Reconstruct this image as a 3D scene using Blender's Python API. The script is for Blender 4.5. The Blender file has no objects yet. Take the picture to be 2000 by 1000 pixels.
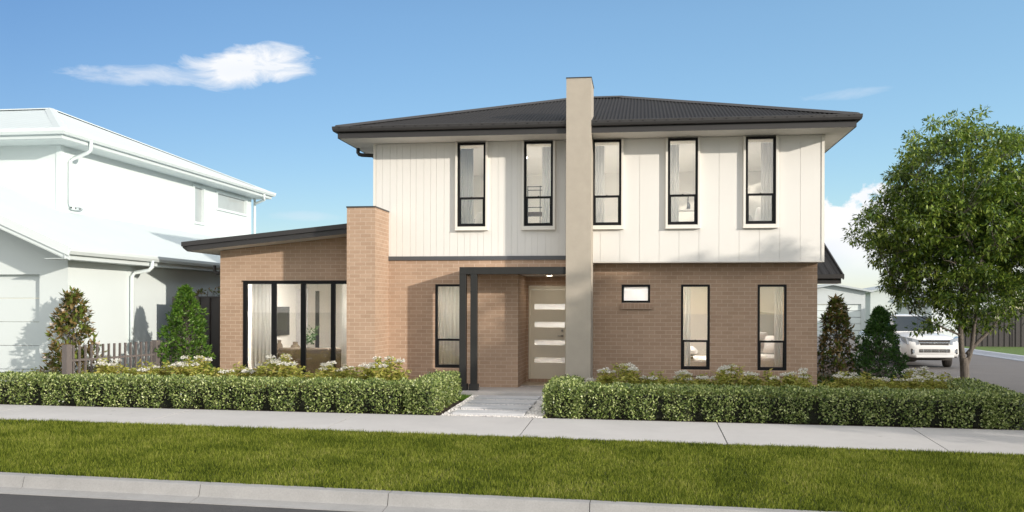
import bpy, bmesh, math, random
import numpy as np
from mathutils import Vector, Matrix

SC = bpy.context.scene
COL = SC.collection
R = math.radians
# ---------------------------------------------------------------- survey helpers
F = 1827.0
TH = R(7.88)
CS, SN = math.cos(TH), math.sin(TH)
CAMZ = 1.72
def X_(px, Y):
    u = (px-1000)/F
    return Y*(u*CS-SN)/(CS+u*SN)
def D_(px, Y):
    return Y/(CS+(px-1000)/F*SN)
def Z_(px, py, Y):
    return CAMZ+(599+.0028*(px-1251)-py)*D_(px, Y)/F
def Yat(px, X):
    u = (px-1000)/F
    return X*(CS+u*SN)/(u*CS-SN)

_ky = [-60, 9.7, 13.6, 15.5, 18.5, 22, 400]
_kb = [-.27, -.27, -.20, -.15, -.085, -.10, -.10]
_kg = [.0165, .0165, .0125, .006, .002, 0, 0]
def gz(x, y):
    x = np.clip(x, -40, 20)
    return np.interp(y, _ky, _kb)-np.interp(y, _ky, _kg)*(x+2)

# ---------------------------------------------------------------- materials
def lin(c):
    return tuple(((v/255)/12.92 if v/255 <= .04045 else ((v/255+.055)/1.055)**2.4) for v in c)
class NT:
    def __init__(s, mat):
        s.t = mat.node_tree; s.n = s.t.nodes; s.l = s.t.links
    def node(s, typ, **kw):
        n = s.n.new(typ)
        for k, v in kw.items():
            if k.startswith('i_'):
                key = k[2:]
                key = int(key) if key.isdigit() else key.replace('_', ' ')
                if hasattr(v, 'is_output'): s.l.new(v, n.inputs[key])
                else: n.inputs[key].default_value = v
            else: setattr(n, k, v)
        return n
    def math(s, op, a, b=None, c=None, clamp=False):
        n = s.n.new('ShaderNodeMath'); n.operation = op; n.use_clamp = clamp
        for i, v in enumerate((a, b, c)):
            if v is None: continue
            if hasattr(v, 'is_output'): s.l.new(v, n.inputs[i])
            else: n.inputs[i].default_value = v
        return n.outputs[0]
    def mix(s, f, a, b):
        n = s.n.new('ShaderNodeMix'); n.data_type = 'RGBA'
        for i, v in ((0, f), (6, a), (7, b)):
            if hasattr(v, 'is_output'): s.l.new(v, n.inputs[i])
            else: n.inputs[i].default_value = v if i == 0 else (*v[:3], 1)
        return n.outputs[2]
    def ramp(s, f, p0, p1):
        n = s.n.new('ShaderNodeMapRange'); n.clamp = True
        s.l.new(f, n.inputs[0]); n.inputs[1].default_value = p0; n.inputs[2].default_value = p1
        return n.outputs[0]
def newmat(name):
    m = bpy.data.materials.new(name); m.use_nodes = True
    for n in list(m.node_tree.nodes):
        if n.type == 'BSDF_PRINCIPLED': p = n
    return m, NT(m), p
def paint(name, col, rough=.5, metal=0, var=.06, scale=3., bump=0, bscale=60., spec=.5, sv=(1, 1, 1)):
    """painted / plain surface with slight large and small mottling"""
    m, t, p = newmat(name)
    tc = t.node('ShaderNodeNewGeometry')
    mp = t.node('ShaderNodeMapping', i_0=tc.outputs['Position']); mp.inputs['Scale'].default_value = sv
    n1 = t.node('ShaderNodeTexNoise', i_Vector=mp.outputs[0], i_Scale=scale, i_Detail=6., i_Roughness=.6)
    n2 = t.node('ShaderNodeTexNoise', i_Vector=mp.outputs[0], i_Scale=bscale, i_Detail=3.)
    f = t.math('ADD', t.math('MULTIPLY', n1.outputs[0], .7), t.math('MULTIPLY', n2.outputs[0], .3))
    f = t.ramp(f, .3, .7)
    a = tuple(max(0, c*(1-var)) for c in col); b = tuple(min(.95, c*(1+var)) for c in col)
    t.l.new(t.mix(f, a, b), p.inputs['Base Color'])
    p.inputs['Roughness'].default_value = rough; p.inputs['Metallic'].default_value = metal
    p.inputs['Specular IOR Level'].default_value = spec
    if bump:
        bm_ = t.node('ShaderNodeBump', i_Strength=bump, i_Distance=.01, i_Height=n2.outputs[0])
        t.l.new(bm_.outputs[0], p.inputs['Normal'])
    return m
def brick_mat(name, c1, c2, mortar, w=.231, h=.0825, ms=.0055, off=.5):
    m, t, p = newmat(name)
    uv = t.node('ShaderNodeUVMap')
    b = t.node('ShaderNodeTexBrick', i_Vector=uv.outputs[0], i_Scale=1., i_Mortar_Size=ms, i_Mortar_Smooth=.15, i_Bias=0., i_Brick_Width=w, i_Row_Height=h)
    b.offset = off
    b.inputs['Color1'].default_value = (*c1, 1); b.inputs['Color2'].default_value = (*c2, 1); b.inputs['Mortar'].default_value = (*mortar, 1)
    n = t.node('ShaderNodeTexNoise', i_Vector=uv.outputs[0], i_Scale=2.2, i_Detail=5.)
    n2 = t.node('ShaderNodeTexNoise', i_Vector=uv.outputs[0], i_Scale=45., i_Detail=4.)
    s = t.math('ADD', .80, t.math('MULTIPLY', n.outputs[0], .2))
    s = t.math('ADD', s, t.math('MULTIPLY', n2.outputs[0], .2))
    vm = t.node('ShaderNodeVectorMath', operation='SCALE'); t.l.new(b.outputs[0], vm.inputs[0]); t.l.new(s, vm.inputs['Scale'])
    t.l.new(vm.outputs[0], p.inputs['Base Color'])
    hgt = t.math('ADD', t.math('MULTIPLY', t.math('SUBTRACT', 1., b.outputs['Fac']), 1.), t.math('MULTIPLY', n2.outputs[0], .25))
    bp = t.node('ShaderNodeBump', i_Strength=.6, i_Distance=.006, i_Height=hgt)
    t.l.new(bp.outputs[0], p.inputs['Normal']); p.inputs['Roughness'].default_value = .85
    return m
def glass_mat(name, tint=(.965, .965, .955), ior=1.5, base=.0):
    m, t, p = newmat(name); t.n.remove(p)
    out = [n for n in t.n if n.type == 'OUTPUT_MATERIAL'][0]
    fr = t.node('ShaderNodeFresnel', i_IOR=ior)
    f = t.math('ADD', t.math('MULTIPLY', fr.outputs[0], 2.6), base, clamp=True)
    tr = t.node('ShaderNodeBsdfTransparent', i_Color=(*tint, 1)); gl = t.node('ShaderNodeBsdfGlossy', i_Roughness=.01)
    mx = t.node('ShaderNodeMixShader', i_0=f, i_1=tr.outputs[0], i_2=gl.outputs[0])
    t.l.new(mx.outputs[0], out.inputs[0])
    return m
def leaf_mat(name, cols, back=None, trans=.3, rough=.45, nscale=1.5, spec=.35, rnd=.72):
    """leaf with colour differing from leaf to leaf"""
    m, t, p = newmat(name)
    g = t.node('ShaderNodeNewGeometry')
    cr = t.node('ShaderNodeValToRGB'); cr.color_ramp.elements[0].color = (*cols[0], 1); cr.color_ramp.elements[1].color = (*cols[-1], 1)
    for i, c in enumerate(cols[1:-1]):
        e = cr.color_ramp.elements.new((i+1)/(len(cols)-1)); e.color = (*c, 1)
    n = t.node('ShaderNodeTexNoise', i_Vector=g.outputs['Position'], i_Scale=nscale, i_Detail=3.)
    f = t.math('ADD', t.math('MULTIPLY', g.outputs['Random Per Island'], rnd), t.math('MULTIPLY', t.ramp(n.outputs[0], .3, .7), 1-rnd))
    t.l.new(f, cr.inputs[0]); c = cr.outputs[0]
    if back: c = t.mix(g.outputs['Backfacing'], c, back)
    if not hasattr(c, 'is_output'): pass
    t.l.new(c, p.inputs['Base Color']); p.inputs['Roughness'].default_value = rough
    p.inputs['Specular IOR Level'].default_value = spec
    tl = t.node('ShaderNodeBsdfTranslucent'); t.l.new(c, tl.inputs[0])
    mx = t.node('ShaderNodeMixShader', i_0=trans, i_1=p.outputs[0], i_2=tl.outputs[0])
    out = [q for q in t.n if q.type == 'OUTPUT_MATERIAL'][0]
    t.l.new(mx.outputs[0], out.inputs[0])
    return m
def ground_mat(name, c0, c1, scale=2., fine=80., bump=.4, rough=.9, c2=None, dist=.01, sv=(1, 1, 1), spots=None):
    m, t, p = newmat(name)
    g = t.node('ShaderNodeNewGeometry')
    mp = t.node('ShaderNodeMapping', i_0=g.outputs['Position']); mp.inputs['Scale'].default_value = sv
    n1 = t.node('ShaderNodeTexNoise', i_Vector=g.outputs['Position'], i_Scale=scale, i_Detail=8., i_Roughness=.65)
    n2 = t.node('ShaderNodeTexNoise', i_Vector=mp.outputs[0], i_Scale=fine, i_Detail=4., i_Roughness=.7)
    f = t.math('ADD', t.math('MULTIPLY', t.ramp(n1.outputs[0], .3, .7), .55), t.math('MULTIPLY', t.ramp(n2.outputs[0], .3, .7), .45))
    c = t.mix(f, c0, c1)
    if spots:
        n3 = t.node('ShaderNodeTexNoise', i_Vector=g.outputs['Position'], i_Scale=spots[1], i_Detail=4., i_Roughness=.7)
        c = t.mix(t.ramp(n3.outputs[0], spots[2], spots[2]+.08), c, spots[0])
    t.l.new(c, p.inputs['Base Color']); p.inputs['Roughness'].default_value = rough
    bp = t.node('ShaderNodeBump', i_Strength=bump, i_Distance=dist, i_Height=n2.outputs[0]); t.l.new(bp.outputs[0], p.inputs['Normal'])
    return m

M = {}
M['brick'] = brick_mat('brick', (.37, .248, .170), (.425, .292, .205), (.54, .42, .32))
M['sillbrick'] = brick_mat('sill_brick', (.36, .24, .165), (.41, .275, .195), (.50, .38, .29), w=.078, h=.16, off=0)
M['clad'] = paint('cream_cladding', (.72, .70, .665), .55, var=.025, scale=1.2, bump=.08, bscale=120)
M['trim'] = paint('cream_trim', (.76, .725, .665), .45, var=.02)
M['soffit'] = paint('soffit_white', (.72, .69, .65), .7, var=.02)
M['char'] = paint('charcoal_metal', (.030, .028, .028), .5, var=.1, scale=4)
M['flash'] = paint('slate_flashing', (.075, .078, .085), .45, var=.08)
M['roof'] = paint('dark_roof_sheet', (.020, .018, .017), .7, spec=.2, metal=.0, var=.15, scale=2)
M['black'] = paint('black_frame', (.008, .008, .009), .5, var=.15, spec=.2)
M['slot'] = paint('slot_black', (.004, .004, .004), .9)
M['render'] = paint('grey_beige_render', (.40, .355, .295), .9, var=.06, scale=5, bump=.35, bscale=220)
M['rendertrim'] = paint('render_edge', (.50, .45, .38), .8, var=.04)
M['white'] = paint('neighbour_white', (.645, .70, .70), .6, var=.015, scale=1.)
M['whiteroof'] = paint('neighbour_roof', (.58, .635, .64), .8, spec=.15, var=.03, scale=1.)
M['whitepipe'] = paint('neighbour_pipe', (.66, .72, .72), .4, var=.03)
M['inwall'] = paint('interior_wall', (.84, .815, .76), .8, var=.02)
M['infloor'] = paint('interior_floor', (.42, .34, .25), .5, var=.15, scale=2, sv=(1, 8, 1))
M['glass'] = glass_mat('window_glass')
M['frost'] = leaf_mat('frosted_glass', [(.88, .88, .88), (.95, .95, .95)], trans=.6, rough=.3)
M['fglass'] = leaf_mat('door_glass', [(.86, .87, .88), (.93, .93, .93)], trans=.7, rough=.2, nscale=6)
M['door'] = paint('door_paint', (.78, .72, .59), .4, var=.03)
M['metal'] = paint('brushed_metal', (.45, .44, .42), .3, metal=.9, var=.1)
M['post'] = paint('post_charcoal', (.026, .026, .025), .6, spec=.25, var=.12, scale=6, bump=.05)
M['porch'] = ground_mat('porch_concrete', (.42, .39, .37), (.50, .475, .455), 3, 120, .15)
M['path'] = ground_mat('path_concrete', (.42, .405, .40), (.52, .505, .495), 1.1, 90, .2, dist=.006, sv=(.12, 1.6, 1), spots=((.36, .35, .34), 2.3, .66))
M['kerb'] = ground_mat('kerb_concrete', (.25, .245, .238), (.36, .352, .345), 2.3, 60, .3, spots=((.33, .325, .32), 3.4, .64))
M['joint'] = paint('joint_dark', (.10, .10, .098), .95)
M['asphalt'] = ground_mat('asphalt', (.036, .035, .037), (.075, .073, .074), 1.2, 160, .6, spots=((.13, .125, .12), 90, .70))
M['asphalt2'] = ground_mat('side_asphalt', (.125, .112, .105), (.165, .15, .142), .6, 60, .3, sv=(1, .15, 1))
M['soil'] = ground_mat('mulch', (.022, .014, .009), (.07, .042, .027), 3, 45, 1.0, dist=.03)
M['turf'] = ground_mat('turf_base', (.03, .036, .007), (.08, .085, .018), 4, 60, .8, dist=.03)  # base colour kept darker to stand for shade between the blades
M['lawn'] = ground_mat('far_lawn', (.07, .12, .02), (.12, .19, .04), .8, 30, .8, dist=.03)
M['land'] = ground_mat('land', (.10, .11, .06), (.18, .17, .11), .05, 3, .3)
M['gravelbed'] = ground_mat('gravel_bed', (.42, .40, .39), (.60, .58, .56), 8, 60, 1., dist=.02)
M['pebble'] = leaf_mat('pebbles', [(.50, .47, .46), (.70, .67, .64), (.84, .81, .78)], trans=0, rough=.8)
M['paver'] = ground_mat('paver_stone', (.44, .44, .455), (.56, .56, .57), 2, 90, .3)
M['grass'] = leaf_mat('grass_blades', [(.014, .026, .004), (.055, .085, .008), (.14, .18, .018), (.29, .33, .045), (.42, .38, .14)], trans=.35, nscale=1.3, spec=.15, rough=.7)
M['lgrass'] = leaf_mat('lawn_blades', [(.05, .11, .012), (.09, .18, .02), (.14, .24, .03)], trans=.35, spec=.2)
M['hedge'] = leaf_mat('hedge_leaf', [(.035, .06, .018), (.09, .135, .035), (.20, .27, .065), (.38, .44, .15), (.66, .70, .36)], trans=.2, nscale=4, rnd=.85, rough=.35, spec=.5)
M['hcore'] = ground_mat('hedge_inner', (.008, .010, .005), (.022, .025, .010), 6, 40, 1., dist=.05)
M['bark'] = ground_mat('bark', (.10, .085, .072), (.24, .205, .175), 8, 14, 1., dist=.03, sv=(5, 5, .5))
M['treeleaf'] = leaf_mat('tree_leaf', [(.025, .06, .010), (.07, .13, .02), (.20, .29, .035), (.46, .52, .11)], trans=.28, nscale=1.6, rough=.35, spec=.5)
M['magleaf'] = leaf_mat('magnolia_leaf', [(.06, .10, .018), (.13, .18, .032), (.24, .29, .07)], back=(.21, .145, .055), trans=.12, rough=.3)
M['shrubleaf'] = leaf_mat('shrub_leaf', [(.03, .085, .012), (.065, .15, .018), (.13, .24, .032), (.22, .32, .06)], trans=.35, nscale=4)
M['darkleaf'] = leaf_mat('dark_shrub_leaf', [(.018, .055, .012), (.04, .10, .018), (.09, .17, .03)], trans=.25, nscale=4)
M['yelleaf'] = leaf_mat('yellow_shrub_leaf', [(.12, .16, .025), (.28, .31, .05), (.50, .48, .12), (.46, .32, .12)], trans=.4, nscale=6)
M['petal'] = leaf_mat('white_petal', [(.60, .58, .52), (.72, .70, .64), (.80, .79, .74)], trans=.25)
M['petal2'] = leaf_mat('cream_petal', [(.75, .66, .58), (.85, .78, .72)], trans=.3)
M['stem'] = paint('stem', (.10, .08, .035), .8, var=.2, scale=20)
M['batten'] = paint('batten_brown', (.135, .115, .108), .6, var=.1, scale=5)
M['steelfence'] = paint('steel_fence', (.040, .034, .034), .5, var=.08)
M['curtain'] = leaf_mat('sheer_curtain', [(.90, .89, .86), (.93, .92, .89)], trans=.4, rough=.9)
M['sofa'] = paint('sofa_brown', (.12, .09, .06), .9, var=.2, scale=20)
M['tv'] = paint('tv_screen', (.008, .010, .009), .12, var=0, spec=.6)
M['linen'] = paint('bed_linen', (.78, .76, .72), .9, var=.05, scale=8, bump=.3, bscale=20)
M['throw'] = paint('woven_throw', (.30, .26, .16), .95, var=.5, scale=16, bump=.5, bscale=60)
M['greyfab'] = paint('grey_fabric', (.50, .49, .48), .95, var=.12, scale=12)
M['wood'] = paint('dark_wood', (.10, .065, .04), .5, var=.2, scale=4, sv=(1, 1, 8))
M['mirror'] = paint('picture_grey', (.36, .36, .33), .3, var=.05)
M['lamp'] = paint('lamp_shade_cloth', (.80, .62, .40), .8, var=.03)
M['carwhite'] = paint('car_white', (.66, .655, .65), .22, var=.0, spec=.6)
M['carglass'] = paint('car_glass', (.03, .04, .048), .08, var=.0, spec=.45)
M['tyre'] = paint('tyre_rubber', (.05, .044, .040), .85, var=.15)
M['chrome'] = paint('chrome', (.65, .66, .68), .18, metal=1., var=.0)
M['lens'] = paint('headlamp_lens', (.22, .24, .27), .08, var=.2, scale=30, spec=.8)
M['nglass'] = paint('neighbour_blind_glass', (.40, .43, .43), .08, var=.12, scale=1.5, spec=.7)
M['farwhite'] = paint('far_house_wall', (.52, .56, .57), .8, var=.03)
M['farroof'] = paint('far_house_roof', (.42, .455, .47), .7, var=.05)
M['bluekerb'] = ground_mat('far_kerb', (.36, .38, .42), (.46, .48, .52), 3, 50, .2)

# ---------------------------------------------------------------- mesh builders
class B:
    def __init__(s): s.v = []; s.f = []; s.m = []; s.mi = 0
    def quad(s, a, b, c, d):
        n = len(s.v); s.v += [a, b, c, d]; s.f.append((n, n+1, n+2, n+3)); s.m.append(s.mi)
    def poly(s, pts):
        n = len(s.v); s.v += list(pts); s.f.append(tuple(range(n, n+len(pts)))); s.m.append(s.mi)
    def box(s, x0, x1, y0, y1, z0, z1, mi=None):
        if x0 > x1: x0, x1 = x1, x0
        if y0 > y1: y0, y1 = y1, y0
        if z0 > z1: z0, z1 = z1, z0
        n = len(s.v)
        s.v += [(x0, y0, z0), (x1, y0, z0), (x1, y1, z0), (x0, y1, z0), (x0, y0, z1), (x1, y0, z1), (x1, y1, z1), (x0, y1, z1)]
        for q in ((0, 3, 2, 1), (4, 5, 6, 7), (0, 1, 5, 4), (1, 2, 6, 5), (2, 3, 7, 6), (3, 0, 4, 7)):
            s.f.append(tuple(n+i for i in q)); s.m.append(s.mi if mi is None else mi)
        return s
    def prism(s, poly, axis, a, b):
        """extrude a 2-D polygon (given in the two other axes) from a to b along axis"""
        def P(p, t):
            if axis == 0: return (t, p[0], p[1])
            if axis == 1: return (p[0], t, p[1])
            return (p[0], p[1], t)
        n = len(s.v); k = len(poly)
        s.v += [P(p, a) for p in poly]+[P(p, b) for p in poly]
        s.f.append(tuple(n+i for i in range(k))); s.f.append(tuple(n+k+i for i in reversed(range(k)))); s.m += [s.mi]*2
        for i in range(k):
            j = (i+1) % k; s.f.append((n+i, n+k+i, n+k+j, n+j)); s.m.append(s.mi)
        return s
    def tube(s, pts, r, n=8, cap=True):
        pts = [Vector(p) for p in pts]
        rr = r if isinstance(r, (list, tuple)) else [r]*len(pts)
        base = len(s.v); up = Vector((.31, .17, .93))
        for i, p in enumerate(pts):
            d = (pts[min(i+1, len(pts)-1)]-pts[max(i-1, 0)])
            if d.length < 1e-9: d = Vector((0, 0, 1))
            d.normalize()
            if abs(d.dot(up)) > .98: up = Vector((1, .1, 0))
            a = d.cross(up).normalized(); b = d.cross(a).normalized()
            for k in range(n):
                t = 2*math.pi*k/n; s.v.append(tuple(p+(a*math.cos(t)+b*math.sin(t))*rr[i]))
        for i in range(len(pts)-1):
            for k in range(n):
                q = base+i*n; s.f.append((q+k, q+(k+1) % n, q+n+(k+1) % n, q+n+k)); s.m.append(s.mi)
        if cap:
            s.f.append(tuple(base+k for k in reversed(range(n)))); s.m.append(s.mi)
            q = base+(len(pts)-1)*n; s.f.append(tuple(q+k for k in range(n))); s.m.append(s.mi)
        return s
    def lathe(s, cx, cy, prof, n=16):
        base = len(s.v)
        for (r, z) in prof:
            for k in range(n):
                t = 2*math.pi*k/n; s.v.append((cx+r*math.cos(t), cy+r*math.sin(t), z))
        for i in range(len(prof)-1):
            for k in range(n):
                q = base+i*n; s.f.append((q+k, q+(k+1) % n, q+n+(k+1) % n, q+n+k)); s.m.append(s.mi)
        return s
    def loft(s, rings, cap=True):
        base = len(s.v); k = len(rings[0])
        for r in rings: s.v += [tuple(p) for p in r]
        for i in range(len(rings)-1):
            for j in range(k):
                q = base+i*k; s.f.append((q+j, q+(j+1) % k, q+k+(j+1) % k, q+k+j)); s.m.append(s.mi)
        if cap:
            s.f.append(tuple(base+j for j in reversed(range(k)))); q = base+(len(rings)-1)*k; s.f.append(tuple(q+j for j in range(k))); s.m += [s.mi]*2
        return s
    def build(s, name, mats, parent=None, smooth=False, bevel=0, fixn=True):
        me = bpy.data.meshes.new(name)
        me.from_pydata([tuple(map(float, p)) for p in s.v], [], s.f)
        if not isinstance(mats, (list, tuple)): mats = [mats]
        for m in mats: me.materials.append(M[m] if isinstance(m, str) else m)
        me.polygons.foreach_set('material_index', s.m)
        if fixn:
            bm = bmesh.new(); bm.from_mesh(me); bmesh.ops.recalc_face_normals(bm, faces=bm.faces); bm.to_mesh(me); bm.free()
        if smooth: me.polygons.foreach_set('use_smooth', [True]*len(me.polygons))
        me.update()
        uv = me.uv_layers.new(name='UVMap')
        nL = len(me.loops); co = np.empty(len(me.vertices)*3); me.vertices.foreach_get('co', co); co = co.reshape(-1, 3)
        vi = np.empty(nL, dtype=np.int32); me.loops.foreach_get('vertex_index', vi)
        nor = np.empty(len(me.polygons)*3); me.polygons.foreach_get('normal', nor); nor = np.abs(nor.reshape(-1, 3))
        tot = np.empty(len(me.polygons), dtype=np.int32); me.polygons.foreach_get('loop_total', tot)
        ln = np.repeat(nor, tot, axis=0); pc = co[vi]; ax = np.argmax(ln, axis=1)
        U = np.where(ax == 0, pc[:, 1], pc[:, 0]); V = np.where(ax == 2, pc[:, 1], pc[:, 2])
        uv.data.foreach_set('uv', np.stack([U+50, V+10], 1).ravel())
        o = bpy.data.objects.new(name, me); COL.objects.link(o)
        if parent: o.parent = parent
        if bevel:
            b = o.modifiers.new('bevel', 'BEVEL'); b.width = bevel; b.segments = 2; b.limit_method = 'ANGLE'; b.angle_limit = R(40)
        return o
def npmesh(name, V, Fc, mat, parent=None, smooth=False):
    me = bpy.data.meshes.new(name); V = np.asarray(V, dtype=np.float32); Fc = np.asarray(Fc, dtype=np.int32)
    k = Fc.shape[1]; n = len(Fc)
    me.vertices.add(len(V)); me.vertices.foreach_set('co', V.ravel())
    me.loops.add(n*k); me.loops.foreach_set('vertex_index', Fc.ravel())
    me.polygons.add(n); me.polygons.foreach_set('loop_start', np.arange(n, dtype=np.int32)*k)
    try: me.polygons.foreach_set('loop_total', np.full(n, k, dtype=np.int32))
    except Exception: pass
    for m in (mat if isinstance(mat, (list, tuple)) else [mat]): me.materials.append(M[m])
    if smooth: me.polygons.foreach_set('use_smooth', [True]*n)
    me.update(calc_edges=True); me.validate()
    o = bpy.data.objects.new(name, me); COL.objects.link(o)
    if parent: o.parent = parent
    return o
def tag(o, label=None, cat=None, group=None, kind=None):
    if label: o['label'] = label
    if cat: o['category'] = cat
    if group: o['group'] = group
    if kind: o['kind'] = kind
    return o
def empty(name, loc, label=None, cat=None, group=None, rz=0):
    o = bpy.data.objects.new(name, None); COL.objects.link(o); o.location = loc; o.rotation_euler = (0, 0, rz)
    o.empty_display_size = .2
    return tag(o, label, cat, group)
def copy_tree(o, parent=None):
    c = o.copy(); COL.objects.link(c)
    if parent:
        c.parent = parent
    for ch in list(o.children): copy_tree(ch, c)
    return c
def wall_rects(x0, x1, z0, z1, holes):
    xs = sorted({x0, x1, *[min(max(h[0], x0), x1) for h in holes], *[min(max(h[1], x0), x1) for h in holes]})
    out = []
    for a, b in zip(xs, xs[1:]):
        if b-a < 1e-5: continue
        mid = (a+b)/2; zs = [(z0, z1)]
        for h in holes:
            if h[0] < mid < h[1]:
                nz = []
                for (p, q) in zs:
                    if h[3] <= p or h[2] >= q: nz.append((p, q)); continue
                    if h[2] > p: nz.append((p, h[2]))
                    if h[3] < q: nz.append((h[3], q))
                zs = nz
        for (p, q) in zs: out.append((a, b, p, q))
    return out
rng = np.random.default_rng(7)
random.seed(7)
def unit(v): return v/np.maximum(np.linalg.norm(v, axis=-1, keepdims=True), 1e-9)
def leaves(P, D, L, W, fold=.15, r=rng, curl=0., up=None):
    """folded leaf blades: 4 verts, one bent quad each"""
    n = len(P); D = unit(D); L = np.asarray(L)*np.ones(n); W = np.asarray(W)*np.ones(n)
    S = unit(np.cross(D, r.normal(size=(n, 3)) if up is None else up+r.normal(size=(n, 3))*.35)); N = np.cross(S, D)
    b = P; t = P+D*L[:, None]-N*(curl*L)[:, None] if curl else P+D*L[:, None]
    mid = P+D*(L*.45)[:, None]-N*(fold*W)[:, None]
    l = mid+S*(W*.5)[:, None]; q = mid-S*(W*.5)[:, None]
    V = np.stack([b, q, t, l], 1).reshape(-1, 3)
    Fc = np.arange(n*4).reshape(-1, 4)
    return V, Fc
def cat(*vf):
    Vs, Fs, off = [], [], 0
    for V, Fc in vf: Vs.append(V); Fs.append(Fc+off); off += len(V)
    return np.concatenate(Vs), np.concatenate(Fs)
def lump(P, k=1., s=0.):
    x, y, z = P[:, 0]*k, P[:, 1]*k, P[:, 2]*k
    return (np.sin(x*2.1+s+1.3*np.sin(y*1.7+s))+np.sin(y*2.6+1.1*np.sin(z*2.2+s))+np.sin(z*2.9+s*2+1.2*np.sin(x*2.4)))/3

# ================================================================= SETTING
def sheet(name, xs, ys, zf, mat, kind='structure'):
    b = B(); V = []; nx, ny = len(xs), len(ys)
    for y in ys:
        for x in xs: V.append((x, y, float(zf(x, y))))
    b.v = V
    for j in range(ny-1):
        for i in range(nx-1):
            q = j*nx+i; b.f.append((q, q+1, q+nx+1, q+nx)); b.m.append(0)
    return tag(b.build(name, mat, smooth=True), kind=kind)
lin_ = lambda a, b, n: list(np.linspace(a, b, n))
sheet('ground', [-900, -60, -30, 30, 60, 900], [-300, -30, 0, 40, 80, 1200], lambda x, y: -1.1 if -40 < y < 70 and abs(x) < 50 else -.9, 'land')
GX = [-45, -30]+lin_(-24, 7.05, 32)
sheet('garden_bed', GX, [15.40]+lin_(15.5, 24, 20)+[40], lambda x, y: gz(x, y)-.01, 'soil')
sheet('nature_strip', [-45, -30]+lin_(-24, 12, 37), lin_(9.72, 13.62, 8), lambda x, y: gz(x, y)-.006, 'turf')
# footpath slabs with real gaps
b = B(); x = -4.78-3*9
while x < 12:
    a, c = x+.009, x+3-.009
    n = 3
    for i in range(n):
        xa, xb = a+(c-a)*i/n, a+(c-a)*(i+1)/n
        for (ya, yb) in ((13.6, 14.55), (14.55, 15.5)):
            b.quad((xa, ya, gz(xa, ya)+.012), (xb, ya, gz(xb, ya)+.012), (xb, yb, gz(xb, yb)+.012), (xa, yb, gz(xa, yb)+.012))
    for xx in (a, c):
        b.quad((xx, 13.6, gz(xx, 13.6)+.012), (xx, 15.5, gz(xx, 15.5)+.012), (xx, 15.5, gz(xx, 15.5)-.05), (xx, 13.6, gz(xx, 13.6)-.05))
    for yy in (13.6, 15.5):
        b.quad((a, yy, gz(a, yy)+.012), (c, yy, gz(c, yy)+.012), (c, yy, gz(c, yy)-.08), (a, yy, gz(a, yy)-.08))
    x += 3
tag(b.build('footpath', 'path', fixn=False), kind='structure')
sheet('footpath_base', lin_(-40, 12.5, 60), [13.58, 14.55, 15.5], lambda x, y: gz(x, y)-.018, 'joint')
# kerb and channel: profile along X with joints
def kerb_run(name, x0, x1, joints, mat='kerb'):
    b = B()
    cuts = [x0]+joints+[x1]
    for a, c in zip(cuts, cuts[1:]):
        a += .004; c -= .004; n = max(1, int((c-a)/1.2))
        for i in range(n):
            xa, xb = a+(c-a)*i/n, a+(c-a)*(i+1)/n
            def pr(x):
                g = gz(x, 9.7)
                return [(9.74, g-.05), (9.74, g+.004), (9.605, g+.004), (9.59, g-.004), (9.555, g-.108), (9.54, g-.120), (9.33, g-.14), (9.33, g-.3)]
            A, C = pr(xa), pr(xb)
            for k in range(len(A)-1):
                b.quad((xa, *A[k]), (xb, *C[k]), (xb, *C[k+1]), (xa, *A[k+1]))
            if i == 0: b.poly([(xa, *p) for p in A])
            if i == n-1: b.poly([(xb, *p) for p in C])
    return tag(b.build(name, mat, fixn=False), kind='structure')
kj = [X_(38, 9.5)-5.2, X_(38, 9.5)-2.6, X_(38, 9.5), X_(385, 9.5), X_(755, 9.5), X_(1152, 9.5), X_(1152, 9.5)+2.3, X_(1152, 9.5)+4.6]
kerb_run('kerb', -40, 7, kj)
sheet('road', [-60, -30, -15, 0, 7, 15, 30, 60], [-30, -5, 4, 9.34], lambda x, y: gz(x, 9.7)-.147-(9.34-y)*.005, 'asphalt')
# side street
def zs(x, y):
    t = min(max((y-9)/13, 0), 1)
    return (gz(x, 9.7)-.165)*(1-t)-.30*t
sheet('side_street', lin_(7.8, 14.2, 5), [9.235, 12, 15, 18, 22, 40, 60, 75], lambda x, y: zs(x, y)+.004, 'asphalt2')
sheet('cross_street', [-20, 0, 7.8, 14.2, 40, 80], [54, 60.5], lambda x, y: -.29, 'asphalt2')
b = B()
for (xa, xb) in ((7.45, 7.8),):
    ys = [11, 14, 17, 22, 30, 45, 53.5]
    for ya, yb in zip(ys, ys[1:]):
        za, zb = zs(7.8, ya), zs(7.8, yb)
        b.quad((xa, ya, za+.14), (xa+.15, ya, za+.14), (xa+.15, yb, zb+.14), (xa, yb, zb+.14))
        b.quad((xa+.15, ya, za+.14), (xb, ya, za+.01), (xb, yb, zb+.01), (xa+.15, yb, zb+.14))
tag(b.build('side_kerb', 'kerb', fixn=False), kind='structure')
sheet('verge', [7.0, 7.45], [13, 15, 18, 22, 30, 45, 53.5], lambda x, y: zs(7.8, y)+.13, 'lawn')
b = B()
b.prism([(14.2, -.28), (14.5, -.26), (14.56, -.15), (14.75, -.14), (14.75, -.4), (14.2, -.4)], 1, 16, 53.5)
tag(b.build('far_kerb', 'bluekerb'), kind='structure')
far_lawn = sheet('far_lawn', [14.75, 20, 45], [16, 30, 47.5], lambda x, y: -.145, 'lawn')
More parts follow.
